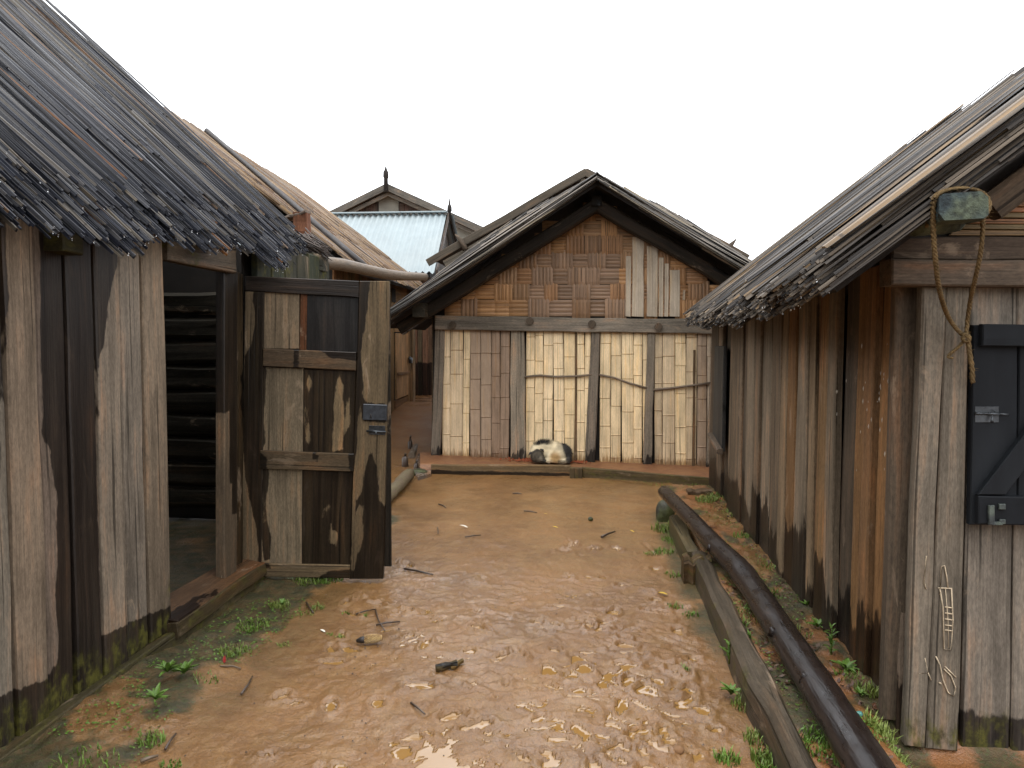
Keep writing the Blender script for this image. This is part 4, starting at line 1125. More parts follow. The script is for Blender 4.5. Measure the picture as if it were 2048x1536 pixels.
for side in (-1, 1):
    for lay in range(3):
        for k in range(210):
            t = (random.random() ** 1.7) * 2.6 - .02
            if lay == 2: t = random.uniform(-.06, .06)
            s1 = random.uniform(.6, 1.02) if lay != 0 else random.uniform(.9, 1.05)
            Ls = random.uniform(.35, .75); s0 = max(0.0, s1 - Ls)
            a = rfp(side, s1, max(t, 0)); b_ = rfp(side, s0, max(t + random.gauss(0, .03), 0))
            if t < 0: a[1] += t; b_[1] += t
            d = b_ - a; n_ = N3(np.cross(d, np.array([0, 1, 0]))); n_ = n_ if n_[2] > 0 else -n_
            lift = [-.03, .0, -.06][lay] + random.uniform(0, .035)
            add_slat(mats, score, a + np.array([0, 0, lift]), d, np.linalg.norm(d), random.uniform(.018, .05), .012, n_, scv=-max(t, 0) + lift * 5 + Ls)
            if s1 > .97 and random.random() < .2: dr.append(a + np.array([0, 0, lift - .01]))
    # upper slats over the ridge
    for k in range(90):
        t = (random.random() ** 1.6) * 2.4; s1 = random.uniform(.3, .6)
        a = rfp(side, s1, t); b_ = rfp(side, 0, t); d = b_ - a
        n_ = N3(np.cross(d, np.array([0, 1, 0]))); n_ = n_ if n_[2] > 0 else -n_
        add_slat(mats, score, a + np.array([0, 0, .02]), d, np.linalg.norm(d) + .02, random.uniform(.02, .05), .012, n_, scv=-t + .5)
    # dark fringe hanging from the eave
    for k in range(120):
        t = random.uniform(-.02, .9); a = rfp(side, 1.0 + random.uniform(-.02, .03), max(t, 0)) + np.array([0, 0, random.uniform(-.13, .0)])
        b_ = rfp(side, .8, max(t, 0)) + np.array([0, 0, -.05])
        d = b_ - a; n_ = N3(np.cross(d, np.array([0, 1, 0]))); n_ = n_ if n_[2] > 0 else -n_
        add_slat(mats, score, a, d, .5, random.uniform(.012, .022), .012, n_, scv=-3)
put_slats(roofM, mats, M_SLAT_M, 300, score)
drops(roofM, dr)
# rafters under the verge, ridge pole end, wall-plate blocks
for side in (-1, 1):
    a = rfp(side, .0, .0) + np.array([side * -.0, .50, -.14]); b_ = rfp(side, .93, .0) + np.array([0, .50, -.06])
    d = N3(b_ - a); hv = N3(np.cross(d, np.array([0, 1, 0])))
    beam(MB(), a - np.array([0, 0, .10]), b_ - np.array([0, 0, .12]), (0, .16, 0), hv * .15, (.035, .028, .022), bev=.02).build('rafter', M_WOODWET, hM)
c = np.array([.05, 9.0, 3.24]); beam(MB(), c, c + np.array([0, 3, 0]), (.12, 0, 0), (0, 0, .12), (.022, .018, .015)).build('ridge_pole', M_WOODWET, hM)
c = mf(858, 620, .0); beam(MB(), c + np.array([-.02, -.5, -.02]), c + np.array([-.02, 2.5, -.02]), (.16, 0, 0), (0, 0, .17), (.06, .055, .045)).build('wall_plate', M_WOODWET, hM)
c = mf(1500, 625, .0); beam(MB(), c + np.array([0, -.5, 0]), c + np.array([0, 2.5, 0]), (.16, 0, 0), (0, 0, .17), (.06, .055, .045)).build('wall_plate', M_WOODWET, hM)
# side walls
sw = MB(); c0 = mf(866, 800, -.05); c1 = mf(1526, 800, -.05)
for c in (c0, c1): beam(sw, np.array([c[0], c[1] + .05, .95]), np.array([c[0] + .2, c[1] + 2.9, .95]), (.05, 0, 0), (0, 0, 2.0), (.12, .09, .06))
beam(sw, np.array([c0[0] + .2, c0[1] + 2.9, .95]), np.array([c1[0] + .2, c1[1] + 2.9, .95]), (0, .05, 0), (0, 0, 2.0), (.12, .09, .06))
sw.build('side_wall', M_WOOD, hM)

# earth ledge and its retaining planks
lg = MB()
L0, L1 = onp(838, 948, (0, 0, 0), (0, 0, 1)), onp(1440, 972, (0, 0, 0), (0, 0, 1))
xsL = np.linspace(0, 1, 40); V = []
LP_ = [onp(x, y, (0, 0, 0), (0, 0, 1)) for x, y in ((838, 947), (862, 947), (1141, 951), (1163, 955), (1445, 973))]
for u in xsL:
    xx = L0[0] * (1 - u) + L1[0] * u; fr_ = np.array([xx, np.interp(xx, [p[0] for p in LP_], [p[1] for p in LP_]), 0.0]); bkp = mf(840 + 620 * u, 900, -.15)
    for v, zz in ((0, -.03), (0, .098), (.1, .108), (.35, .105), (.7, .105), (1, .12)):
        p = fr_ * (1 - v) + np.array([bkp[0], bkp[1], 0]) * v
        V.append((p[0], p[1] + .03 * (1 - v), zz - .03 * u + random.uniform(-.006, .006)))
f = [[i * 6 + k, (i + 1) * 6 + k, (i + 1) * 6 + k + 1, i * 6 + k + 1] for i in range(39) for k in range(5)]
V = np.array(V)
lg.add(V, f, smooth=True)
mled, t_, b_ = newmat('ledge_earth'); N = NT(t_); co = N.n('ShaderNodeTexCoord').outputs['Object']
a2 = N.noise(co, 9, 5, .65); a3 = N.noise(co, 70, 4, .65)
N.put(b_.inputs['Base Color'], N.scale(N.mix(N.ss(a2, .35, .65), (.20, .092, .035, 1), (.15, .06, .025, 1)), N.lin(a3, .3, .7, .8, 1.2)))
b_.inputs['Roughness'].default_value = .55; N.put(b_.inputs['Normal'], N.bump(N.math('ADD', a2, a3), .6, .012))
lo = lg.build('earth_ledge', mled); lo['kind'] = 'structure'
def GP0(px, py, z=0.0): return onp(px, py, (0, 0, z), (0, 0, 1))
def vq(b0, b1, z0, z1, za0, za1):
    return [np.array([b0[0], b0[1], z0]), np.array([b1[0], b1[1], z1]), np.array([b1[0], b1[1], za1]), np.array([b0[0], b0[1], za0])]
rk = thing('retaining_plank', 'pale muddy plank holding the earth ledge below the sleeping dog', 'plank', GP0(1000, 950), 'planks along the earth ledge')
b0, b1 = GP0(862, 948), GP0(1141, 952)
board(MB(), vq(b0, b1, -.03, -.03, .112, .125), .045, 24, 4, 'u', (.17, .12, .07), moss=.2, wav=.006, wetf=lambda P: (.05 - P[:, 2]) * .6 + .02 * (vnoise(P * 4, 3) - .6)).build('board', M_WOOD, rk)
rk2 = thing('retaining_plank', 'dark mossy plank holding the right half of the earth ledge', 'plank', GP0(1290, 962), 'planks along the earth ledge')
b0, b1 = GP0(1163, 956), GP0(1445, 974)
board(MB(), vq(b0, b1, -.03, -.03, .12, .085), .05, 24, 4, 'u', (.12, .09, .05), moss=.5, wav=.006).build('board', M_WOODWET, rk2)
rk3 = thing('ledge_stake', 'short squared stake between the two ledge planks', 'stake', GP0(1152, 956))
b0, b1 = GP0(1139, 957), GP0(1164, 958)
board(MB(), vq(b0, b1, -.03, -.03, .125, .125), .07, 4, 4, 'v', (.10, .075, .045), moss=.4).build('post', M_WOODWET, rk3)
# rust-red earth scratched up around the dog
rd = MB()
for k in range(140):
    c = mf(random.gauss(1062, 24), 918, .12) * np.array([1, 1, 0]) + np.array([0, random.uniform(-.12, .08), .105 + random.uniform(0, .01)])
    if k % 4 == 0: c = mf(random.gauss(1155, 16), 920, .12) * np.array([1, 1, 0]) + np.array([0, random.uniform(-.1, .05), .105])
    r = random.uniform(.008, .022)
    a = np.array([(0, 0, .8), (1, 0, -.3), (.3, .95, -.3), (-.8, .6, -.3), (-.8, -.6, -.3), (.3, -.95, -.3)]) * r * rng.uniform(.6, 1.3, (6, 1)) + c
    rd.add(a, [[0, 1 + i, 1 + (i + 1) % 5] for i in range(5)])
o = rd.build('red_earth', M_SILT); tag(o, 'loose rust-red earth scratched up round the sleeping dog', 'earth', kind='stuff')

# ================================================================== RIGHT HUT
RX0 = 1.22; RY0 = 2.98; RY1 = 7.75
hutR = thing('plank_hut', 'weathered plank hut on the right with a dark painted shutter and hanging rope', 'hut', (RX0, 3.2, .1))
sb = beam(MB(), (RX0 + .07, RY0 + .08, .95), (RX0 + .07, RY1, .95), (.02, 0, 0), (0, 0, 2.05)); wallR = sb.build('side_wall', M_DARK, hutR)
GR, GB, OR, DK, TN = (.19, .155, .12), (.15, .115, .085), (.225, .13, .065), (.085, .067, .052), (.25, .185, .125)
RPK = [(1418, 1432, DK), (1433, 1442, GB), (1443, 1459, DK), (1460, 1486, GB), (1487, 1494, DK), (1495, 1510, GR), (1511, 1522, GB), (1523, 1542, GR), (1543, 1562, GB), (1563, 1577, TN), (1578, 1596, OR), (1597, 1620, (.22, .18, .14)), (1621, 1633, TN), (1634, 1640, (.18, .09, .05)), (1641, 1661, (.22, .14, .075)), (1662, 1680, GR), (1681, 1707, DK), (1708, 1730, (.235, .135, .065)), (1731, 1752, (.22, .13, .07)), (1753, 1789, (.23, .13, .062)), (1790, 1812, (.17, .135, .11))]
WR_ = [0.0]
def wetR(P):
    h = .36 + WR_[0] + .22 * (fbm(np.stack([P[:, 1] * 16, P[:, 2] * .8, P[:, 1] * 0], 1), 33, 3) - .5) * 2
    return np.maximum((h - P[:, 2]) * .18, -.2)
def mossR(P): return sstep(.30, .02, P[:, 2]) * .55
for i, (x0, x1, tn) in enumerate(RPK):
    y0 = onp(x1, 1000, *RW)[1]; y1 = onp(x0, 1000, *RW)[1]
    d = random.uniform(-.018, .018) + (-.012 if tn == DK else 0)
    ln = random.uniform(-.03, .05) * min(1, (y1 - y0) / .1)
    tp = random.uniform(.65, 1.0); yc = (y0 + y1) / 2; hw_ = (y1 - y0) / 2
    tn = tuple(c * 1.2 for c in tn)
    X = RX0 - .015 - d; WR_[0] = random.uniform(-.16, .2)
    zb = .05 + random.uniform(-.03, .03)
    q = [(X, yc + hw_ * 1.02, zb), (X, yc - hw_ * 1.02, zb), (X, yc + ln - hw_ * tp, 1.92), (X, yc + ln + hw_ * tp, 1.92)]
    board(MB(), q, .035, 4, 28, 'v', tn, wetf=wetR, mossf=mossR, wav=.006, relief=.003).build('plank', M_WOOD, wallR)
# droppings / pale flecks on the orange planks
fk = MB()
for k in range(30):
    px = random.choice([random.gauss(1735, 9), random.gauss(1765, 9), random.gauss(1735, 25)]); py = random.uniform(680, 960)
    if k > 26: px, py = random.uniform(1650, 1680), random.uniform(780, 830)
    c = onp(px, py, *off(RW, .04)); r = random.uniform(.003, .009)
    a = np.array([(0, 0, 0), (0, .6, .4), (0, 0, 1.6), (0, -.6, .3), (0, 0, -1.4)]) * r + c; a[0, 0] -= r * .4
    fk.add(a, [[0, 1 + i, 1 + (i + 1) % 4] for i in range(4)])
o = fk.build('pale_flecks', plain_mat('pale_droppings', (.34, .30, .24), .8, .3, 60), wallR); o['kind'] = 'stuff'
# small dark shutter near the far end of the wall
s0 = onp(1455, 780, *off(RW, .05))
sh = board(MB(), [(RX0 - .06, 7.25, .62), (RX0 - .06, 6.75, .62), (RX0 - .06, 6.75, 1.55), (RX0 - .06, 7.25, 1.55)], .03, 4, 8, 'v', (.05, .05, .052)).build('shutter', M_WOODWET, hutR)
beam(MB(), (RX0 - .075, 7.28, .70), (RX0 - .075, 6.74, .62), (.055, 0, 0), (0, 0, .05), (.14, .11, .09)).build('sill', M_WOOD, sh)
# front
fb = beam(MB(), (RX0 + .05, RY0 + .07, .95), (5.0, RY0 + .07, .95), (0, .02, 0), (0, 0, 1.95)); wallF = fb.build('front_wall', M_DARK, hutR)
def fq(d, *pts): return q4(off(RF, d), *pts)
def wetF(P):
    return np.where(P[:, 0] > 1.405, (.18 + .05 * (vnoise(P * 7, 5) - .5) - P[:, 2]) * .5, -.3)
def mossF(P): return sstep(.30, .04, P[:, 2]) * .8
def fplank(x0b, x1b, x0t, x1t, yb, yt, tn, d=0, th=.05, nu=7):
    board(MB(), fq(d, (x0b, yb), (x1b, yb + 6), (x1t, yt), (x0t, yt)), th, nu, 40, 'v', tn, wetf=wetF, mossf=mossF, wav=.003, relief=.004).build('plank', M_GREYWOOD, wallF)
fplank(1766, 1809, 1792, 1843, 1440, 572, (.12, .095, .075), -.05)
fplank(1812, 1851, 1846, 1893, 1492, 572, (.20, .175, .15), .03)
fplank(1852, 1917, 1894, 1940, 1498, 572, (.20, .175, .15), .026)
fplank(1921, 2019, 1944, 2034, 1508, 570, (.225, .2, .18), 0)
fplank(2022, 2130, 2037, 2140, 1520, 570, (.22, .195, .175), .004)
xq = onp(2140, 1000, *RF)[0]
for k in range(8):
    a = xq + k * .38
    board(MB(), [(a + .004, RY0, .02), (a + .374, RY0, .02), (a + .374, RY0, 1.82), (a + .004, RY0, 1.82)], .05, 4, 12, 'v', (.26, .225, .195), mossf=mossF).build('plank', M_GREYWOOD, wallF)
# old carved scratches on the corner plank
sc_ = MB()
def scratch(pts, r=.0026):
    tube(sc_, [onp(x, y, *off(RF, .0305)) for x, y in pts], r, 4, (.5, .4, .28))
scratch([(1880, 1190), (1883, 1133), (1889, 1131), (1893, 1150), (1896, 1176)]); scratch([(1876, 1176), (1904, 1177)])
scratch([(1880, 1178), (1886, 1215), (1888, 1298), (1902, 1300), (1906, 1240), (1903, 1178)])
for yy_ in (1214, 1226, 1238, 1250, 1260): scratch([(1890, yy_), (1905, yy_ + 2)])
scratch([(1891, 1178), (1896, 1240), (1897, 1296)], .0016)
scratch([(1872, 1313), (1880, 1330), (1886, 1360), (1896, 1385), (1908, 1393), (1911, 1375), (1902, 1352), (1888, 1338)]); scratch([(1890, 1333), (1912, 1355)]); scratch([(1853, 1112), (1848, 1165), (1852, 1178)], .003)
scratch([(1850, 1316), (1856, 1345), (1838, 1347)], .0024); scratch([(1856, 1345), (1862, 1360)], .0024)
scratch([(1878, 1365), (1883, 1368)], .003)
M_SCR = plain_mat('scratched_bare_wood', (.44, .35, .24), .8, .3, 80)
sc_.build('scratched_drawing', M_SCR, wallF)
# beams, projecting beam end, rafters, woven gable
board(MB(), fq(.03, (1783, 518), (3500, 528), (3500, 484), (1786, 474)), .10, 50, 4, 'u', (.095, .07, .055), wav=.006).build('tie_beam', M_WOOD, hutR)
board(MB(), fq(.075, (1784, 569), (3500, 582), (3500, 526), (1784, 518)), .12, 50, 4, 'u', (.135, .105, .085), wav=.007).build('tie_beam', M_WOOD, hutR)
c = onp(1928, 411, (0, 2.55, 0), (0, 1, 0))
be = MB(); beam(be, c + np.array([.012, .3, -.01]), c, (.15, 0, 0), (0, 0, .082), (.1, .1, .1), wob=.006, bev=.016); be.build('beam_end', M_TEAL, hutR)
gw = MB(); gy = RY0 + .06
V = [(1.15, gy, 1.98), (5.0, gy, 1.98), (5.0, gy, 2.0), (3.05, gy, 3.35), (1.2, gy, 2.02)]
gw.add(np.array(V + [(a, b + .03, c) for a, b, c in V]), [[0, 1, 2, 3, 4], [9, 8, 7, 6, 5]] + [[i, i + 5, (i + 1) % 5 + 5, (i + 1) % 5] for i in range(5)], tone=(.04, .03, .02)); gwo = gw.build('gable', M_DARK, hutR)
for k in range(48):
    yb = 470 - k * 11.5
    xl = 1900 + k * 14; xr = 3560 - k * 14
    if k > 44: break
    board(MB(), fq(-.03, (xl, yb), (xr, yb + 4), (xr - 8, yb - 6), (xl + 8, yb - 10)), .012, 24, 2, 'u', (.25 * random.uniform(.6, 1.1), .11, .045), bevel=.003, wav=.002).build('woven_strip', M_SHEET, gwo)
# roof
slR = .775; ridX = 3.05
eR0 = np.array([.745, 2.62, 1.815]); eR1 = np.array([.93, 8.05, 1.81])
uR = N3((1, 0, slR)); aR = N3(eR1 - eR0); nR = N3(np.cross(uR, aR)); nR = nR if nR[2] > 0 else -nR
LR = (ridX - eR0[0]) / uR[0]
rr = MB()
board(rr, [eR1 - nR * .07 + uR * .1, eR0 + aR * .3 - nR * .07 + uR * .1, eR0 + aR * .3 - nR * .07 + uR * LR, eR1 - nR * .07 + uR * (LR - .1)], .05, 4, 4, 'v', (.03, .025, .02))
top0 = eR0 - nR * .07 + uR * LR; top1 = eR1 - nR * .07 + uR * (LR - .1); dR = N3((1, 0, -slR))
board(rr, [top0 + dR * LR, top1 + dR * LR, top1, top0], .05, 4, 4, 'v', (.03, .025, .02))
roofR_ = rr.build('roof', M_DARK, hutR)
mats = []; score = []; dr = []
ER = np.linalg.norm(eR1 - eR0)
for (s0, sj, L0, cnt, lf) in [(0, .05, 1.4, 430, -.10), (0, .06, 1.7, 430, -.07), (.01, .07, 1.9, 430, -.04), (.03, .08, 2.6, 330, -.015), (.06, .20, 2.8, 240, .0), (.3, .5, 2.5, 110, .012)]:
    for k in range(cnt):
        t = random.random() * ER
        cl = vnoise(np.array([[t * 4.2, s0 * 9, 2.5]]), 18)[0]
        s = s0 + sj * (cl - .5) * 2 + random.uniform(-.02, .03)
        sag = -.03 * math.sin(t / ER * PI)
        L = min(L0 * random.uniform(.7, 1.15), LR - s)
        lift = lf + random.uniform(0, .022) + .09 * (vnoise(np.array([[t * 5.2, 7.3, 0]]), 22)[0] - .5) + sag
        tip = eR0 + aR * t + uR * s + nR * lift
        W = random.choice([.008, .011, .015, .02, .028, .04] if lf < -.03 else [.012, .02, .03, .045, .06, .08]) * random.uniform(.8, 1.15)
        add_slat(mats, score, tip, uR + aR * random.gauss(0, .022) + nR * random.gauss(0, .006), L, W, random.uniform(.008, .014), nR, scv=lf * 10 + L * .4 + W * 14 - t * .12 + random.random() * .3)
        if lf < -.02 and random.random() < .12: dr.append(tip + np.array([0, 0, -.004]))
# long verge slats along the near edge
for k in range(60):
    s = random.uniform(-.02, .9); tip = eR0 + aR * random.uniform(-.03, .12) + uR * s + nR * random.uniform(-.08, .01)
    add_slat(mats, score, tip, uR + aR * random.gauss(0, .008), LR - s, random.uniform(.012, .035), .012, nR, scv=3 if k % 2 else .2)
put_slats(roofR_, mats, M_SLAT_R, 300, score)
drops(roofR_, dr)
# rafters at the near gable
a = eR0 + uR * .75 + np.array([0, .20, 0]); b_ = a + uR * 2.2
hv = N3(np.cross(uR, (0, 1, 0))); 
a2_ = np.array([1.42, RY0 - .08, 2.08]); beam(MB(), a2_, a2_ + uR * 2.2, (0, .07, 0), hv * .10, (.105, .08, .06), bev=.01).build('rafter', M_WOOD, hutR)
beam(MB(), (RX0 + .08, RY0 + .15, 1.88), (RX0 + .06, RY1 + .1, 1.90), (.12, 0, 0), (0, 0, .12), (.06, .05, .042), bev=.012).build('wall_plate', M_WOODWET, hutR)
ob = MB(); beam(ob, (5.0, RY0, .95), (5.0, RY1, .95), (.05, 0, 0), (0, 0, 1.95)); beam(ob, (RX0 + .02, RY1, .95), (5.0, RY1, .95), (0, .05, 0), (0, 0, 1.95))
ob.build('back_walls', M_DARK, hutR)
# shutter: two boards, top rail, diagonal, bottom rail, bolt, broken lock
shb = board(MB(), fq(.05, (1940, 1050), (2034, 1050), (2036, 650), (1947, 650)), .03, 6, 16, 'v', (.1, .1, .1), wav=.002, bevel=.004)
shut = shb.build('shutter', M_PAINT, hutR)
board(MB(), fq(.048, (2036, 1050), (2230, 1052), (2230, 650), (2038, 650)), .03, 6, 16, 'v', (.1, .1, .1), wav=.002, bevel=.004).build('shutter_board', M_PAINT, shut)
board(MB(), fq(.08, (1964, 693), (2230, 694), (2230, 650), (1966, 648)), .03, 8, 3, 'u', bevel=.004, wav=.002).build('shutter_rail', M_PAINT, shut)
board(MB(), fq(.08, (1957, 1048), (2230, 1056), (2230, 997), (1957, 992)), .03, 8, 3, 'u', bevel=.004, wav=.002).build('shutter_rail', M_PAINT, shut)
board(MB(), fq(.078, (1957, 990), (2012, 990), (2230, 702), (2180, 698)), .028, 4, 8, 'v', bevel=.004, wav=.001).build('shutter_brace', M_PAINT, shut)
bl = MB(); P1 = lambda x, y, d: onp(x, y, *off(RF, d))
board(bl, fq(.053, (1950, 845), (1998, 845), (1998, 813), (1950, 813)), .004, 2, 2, 'u', bevel=.001, wav=0, relief=0)
tube(bl, [P1(1951, 827, .062), P1(1966, 827, .062)], .0055, 8); tube(bl, [P1(1962, 827, .062), P1(2000, 828, .062)], .0035, 8); tube(bl, [P1(1975, 828, .062), P1(1998, 828, .062)], .0055, 8); tube(bl, [P1(1998, 828, .062), P1(2017, 829, .062)], .0035, 8)
tube(bl, [P1(1984, 828, .062), P1(1984, 838, .068), P1(1984, 844, .072)], [.003, .003, .0055], 6); tube(bl, [P1(1989, 820, .06), P1(1989, 823, .064)], .003, 6)
bl.build('bolt', M_IRON, shut)
lc = MB()
for (x0, x1, y0, y1) in [(1978, 1990, 1011, 1046), (1999, 2012, 1008, 1020), (1978, 1990, 1038, 1050), (2000, 2012, 1040, 1048), (1986, 2006, 1044, 1050), (1980, 1986, 1022, 1034)]:
    board(lc, fq(.09, (x0, y1), (x1, y1), (x1, y0), (x0, y0)), .01, 3, 3, 'u', bevel=.002, wav=.002, relief=.002)
lc.build('broken_lock', M_VERD, shut)

# rope looped over the projecting beam end
rope = thing('rope', 'frayed brown sisal rope looped over the beam end and knotted below', 'rope', P1(1928, 385, .4))
def strand(pts, r, name='rope_strand', n=5):
    P = [np.array(p) for p in pts]
    # catmull-rom, then two twisted yarns
    out_ = []
    Q = [P[0]] + P + [P[-1]]
    for i in range(1, len(Q) - 2):
        for k in range(n):
            t = k / n; p0_, p1_, p2_, p3_ = Q[i - 1], Q[i], Q[i + 1], Q[i + 2]
            out_.append(.5 * ((2 * p1_) + (-p0_ + p2_) * t + (2 * p0_ - 5 * p1_ + 4 * p2_ - p3_) * t * t + (-p0_ + 3 * p1_ - 3 * p2_ + p3_) * t ** 3))
    out_.append(P[-1])
    mb = MB(); dist = 0
    dense = []
    for i in range(len(out_) - 1):
        m_ = max(1, int(np.linalg.norm(out_[i + 1] - out_[i]) / .006))
        for k in range(m_): dense.append(out_[i] + (out_[i + 1] - out_[i]) * k / m_)
    dense.append(out_[-1])
    for ph in (0, 2.09, 4.19):
        yarn = []
        for i, p in enumerate(dense):
            a = i * .006 / .04 * 6.28 + ph
            yarn.append(p + np.array([math.cos(a), math.sin(a) * .6, math.sin(a) * .4]) * r * .55)
        tube(mb, yarn, r * .62, 5)
    for k in range(len(dense)):      # stray fibres
        if random.random() < .9:
            p = dense[k]; d = rng.normal(0, 1, 3); d /= np.linalg.norm(d)
            tube(mb, [p, p + d * r * 1.5 + np.array([0, 0, -.001]), p + d * r * random.uniform(1.8, 3.2)], [.0007, .0006, .0003], 3, cap=False)
    return mb.build(name, M_ROPE, rope)
RB = lambda x, y, Y: onp(x, y, (0, Y, 0), (0, 1, 0))
strand([RB(1962, 440, 2.6), RB(1978, 415, 2.62), RB(1972, 392, 2.63), RB(1948, 378, 2.62), RB(1915, 376, 2.61), RB(1885, 383, 2.60), RB(1868, 400, 2.6), RB(1866, 450, 2.62), RB(1871, 520, 2.66), RB(1879, 580, 2.74), RB(1895, 630, 2.86), RB(1915, 660, 2.90), RB(1932, 674, 2.90)], .0085)
strand([RB(1966, 440, 2.66), RB(1962, 500, 2.68), RB(1951, 555, 2.74), RB(1941, 600, 2.85), RB(1935, 640, 2.90), RB(1933, 674, 2.90)], .0075)
strand([RB(1930, 668, 2.895), RB(1938, 672, 2.885), RB(1936, 683, 2.885), RB(1926, 680, 2.89), RB(1930, 668, 2.89), RB(1938, 676, 2.885)], .008, 'knot')
strand([RB(1930, 680, 2.90), RB(1918, 693, 2.90), RB(1906, 703, 2.905), RB(1896, 713, 2.91), RB(1904, 716, 2.905)], .006, 'rope_end')
strand([RB(1936, 682, 2.90), RB(1940, 710, 2.90), RB(1944, 740, 2.905), RB(1945, 765, 2.91)], .009, 'rope_end')
strand([RB(1868, 402, 2.62), RB(1858, 412, 2.64), RB(1856, 432, 2.66), RB(1854, 454, 2.66)], .006, 'rope_end')

skyBlockHut = thing('plank_hut', 'added plank hut behind the viewer, out of view, blocking low sky light', 'hut', (.3, -5.6, 0))  # added out of view to keep low sky light from under the eaves
vb = beam(MB(), (-3.2, -5.6, 1.2), (3.8, -5.6, 1.2), (0, .04, 0), (0, 0, 2.4)); wallV = vb.build('front_wall', M_DARK, skyBlockHut)
for k in range(28):
    a = -3.2 + k * .25
    board(MB(), [(a + .246, -5.55, .0), (a + .004, -5.55, .0), (a + .004, -5.55, 2.35), (a + .246, -5.55, 2.35)], .04, 3, 6, 'v', (.17, .14, .115)).build('plank', M_WOOD, wallV)
vr = MB(); V = [(-3.9, -5.1, 2.1), (4.5, -5.1, 2.1), (4.5, -7.6, 4.2), (-3.9, -7.6, 4.2), (4.5, -10.1, 2.1), (-3.9, -10.1, 2.1)]
vr.add(np.array(V + [(a, b, c - .08) for a, b, c in V]), [[0, 1, 2, 3], [3, 2, 4, 5], [9, 8, 7, 6], [11, 10, 8, 9], [0, 6, 7, 1], [5, 4, 10, 11], [1, 7, 8, 2], [2, 8, 10, 4], [0, 3, 9, 6], [3, 5, 11, 9]]); vr.build('roof', M_DARK, skyBlockHut)
vw = MB(); beam(vw, (-3.2, -9.6, 1.2), (3.8, -9.6, 1.2), (0, .04, 0), (0, 0, 2.4)); beam(vw, (-3.2, -9.6, 1.2), (-3.2, -5.6, 1.2), (.04, 0, 0), (0, 0, 2.4)); beam(vw, (3.8, -9.6, 1.2), (3.8, -5.6, 1.2), (.04, 0, 0), (0, 0, 2.4)); vw.build('back_walls', M_DARK, skyBlockHut)

# ================================================================== LOGS, KERB, STONES BY THE RIGHT WALL
def curve(pts, n=6):
    P = [np.array(p, float) for p in pts]; Q = [2 * P[0] - P[1]] + P + [2 * P[-1] - P[-2]]; o_ = []
    for i in range(1, len(Q) - 2):
        for k in range(n):
            t = k / n; a, b, c, d = Q[i - 1], Q[i], Q[i + 1], Q[i + 2]
            o_.append(.5 * ((2 * b) + (-a + c) * t + (2 * a - 5 * b + 4 * c - d) * t * t + (-a + 3 * b - 3 * c + d) * t ** 3))
    o_.append(P[-1]); return o_
LG = lambda x, y, z: onp(x, y, (0, 0, z), (0, 0, 1))
lpts = [LG(1752, 1560, .235), LG(1708, 1490, .23), LG(1642, 1385, .23), LG(1570, 1275, .23), LG(1505, 1175, .235), LG(1475, 1135, .25), LG(1430, 1090, .26), LG(1375, 1030, .29), LG(1328, 983, .32)]
lpts = [lpts[0] * 2 - lpts[1]] + lpts
c_ = curve(lpts, 7)
log = thing('dark_log', 'long wet black log with a bend lying beside the right hut', 'log', LG(1570, 1275, .15))
rad = np.interp(np.linspace(0, 1, len(c_)), [0, .3, .55, .62, .7, 1], [.076, .072, .069, .072, .066, .052])
mb = MB(); tube(mb, c_, list(rad), 16, jit=.025); mb.build('trunk', M_LOG, log)
for (x, y) in [(1500, 1172), (1545, 1258), (1610, 1350), (1420, 1092)]:
    c = LG(x, y, .275); tube(MB(), [c + np.array([0, 0, -.03]), c, c + np.array([-.01, 0, .008])], [.024, .015, .005], 7, jit=.1).build('knot', M_LOG, log)

M_KERB = wood_mat('rotting_kerb_wood', stain=.03, rough=.5, bump=.9)
def kerb(a, b, w0, h, label, tone=(.085, .07, .055), moss=.2):
    a = np.array(a, float); b = np.array(b, float)
    k_ = thing('kerb_beam', label, 'beam', (a + b) / 2 * np.array([1, 1, 0]), 'old beams edging the path')
    mb = MB(); d = N3(b - a); sd_ = N3(np.cross(d, (0, 0, 1)))
    tl, tr = sd_ * -w0 / 2, sd_ * w0 / 2
    q = [a + tl, a + tr, b + tr, b + tl]
    def mo(P):
        lat = (P - a) @ sd_
        return np.clip(moss * .4 + .55 * sstep(-.02, -.06, lat) + .5 * sstep(.03, .07, lat), 0, 1) * sstep(.3, .5, fbm(P * 8, 14, 2) + .05)
    board(mb, q, h, 8, 60, 'v', tone, mossf=mo, wav=.016, relief=.016, bevel=.02)
    mb.build('timber', M_KERB, k_)
    return k_
kerb(LG(1655, 1620, .165), LG(1397, 1100, .165), .105, .24, 'nearest rotting beam edging the mud beside the black log')
kerb(LG(1388, 1098, .17), LG(1350, 1028, .17), .10, .24, 'short mossy beam farther along the edge of the path by the log tip', (.09, .075, .045), .4)
def stone(name, label, c, dims, seed, mat=M_STONE, cat='stone', sq=2.2):
    bm = bmesh.new(); bmesh.ops.create_icosphere(bm, subdivisions=3, radius=1)
    v = np.array([x.co for x in bm.verts])
    v = v / (np.abs(v) ** sq).sum(1, keepdims=True) ** (1 / sq)
    v *= (1 + .35 * (fbm(v * 1.7, seed, 3) - .5))[:, None]
    for x, p in zip(bm.verts, v): x.co = p * np.array(dims)
    me = bpy.data.meshes.new(name); bm.to_mesh(me); bm.free()
    me.polygons.foreach_set('use_smooth', [True] * len(me.polygons)); me.materials.append(mat)
    return tag(link(name, me, None, c), label, cat)
c = LG(1328, 1040, .0); stone('stone', 'dark upright stone at the far tip of the black log', c + np.array([.01, 0, .06]), (.085, .08, .13), 3)
c = LG(1381, 1165, 0); st = thing('beam_stub', 'thick squared mossy stub at the joint of the two kerb beams', 'timber', c)
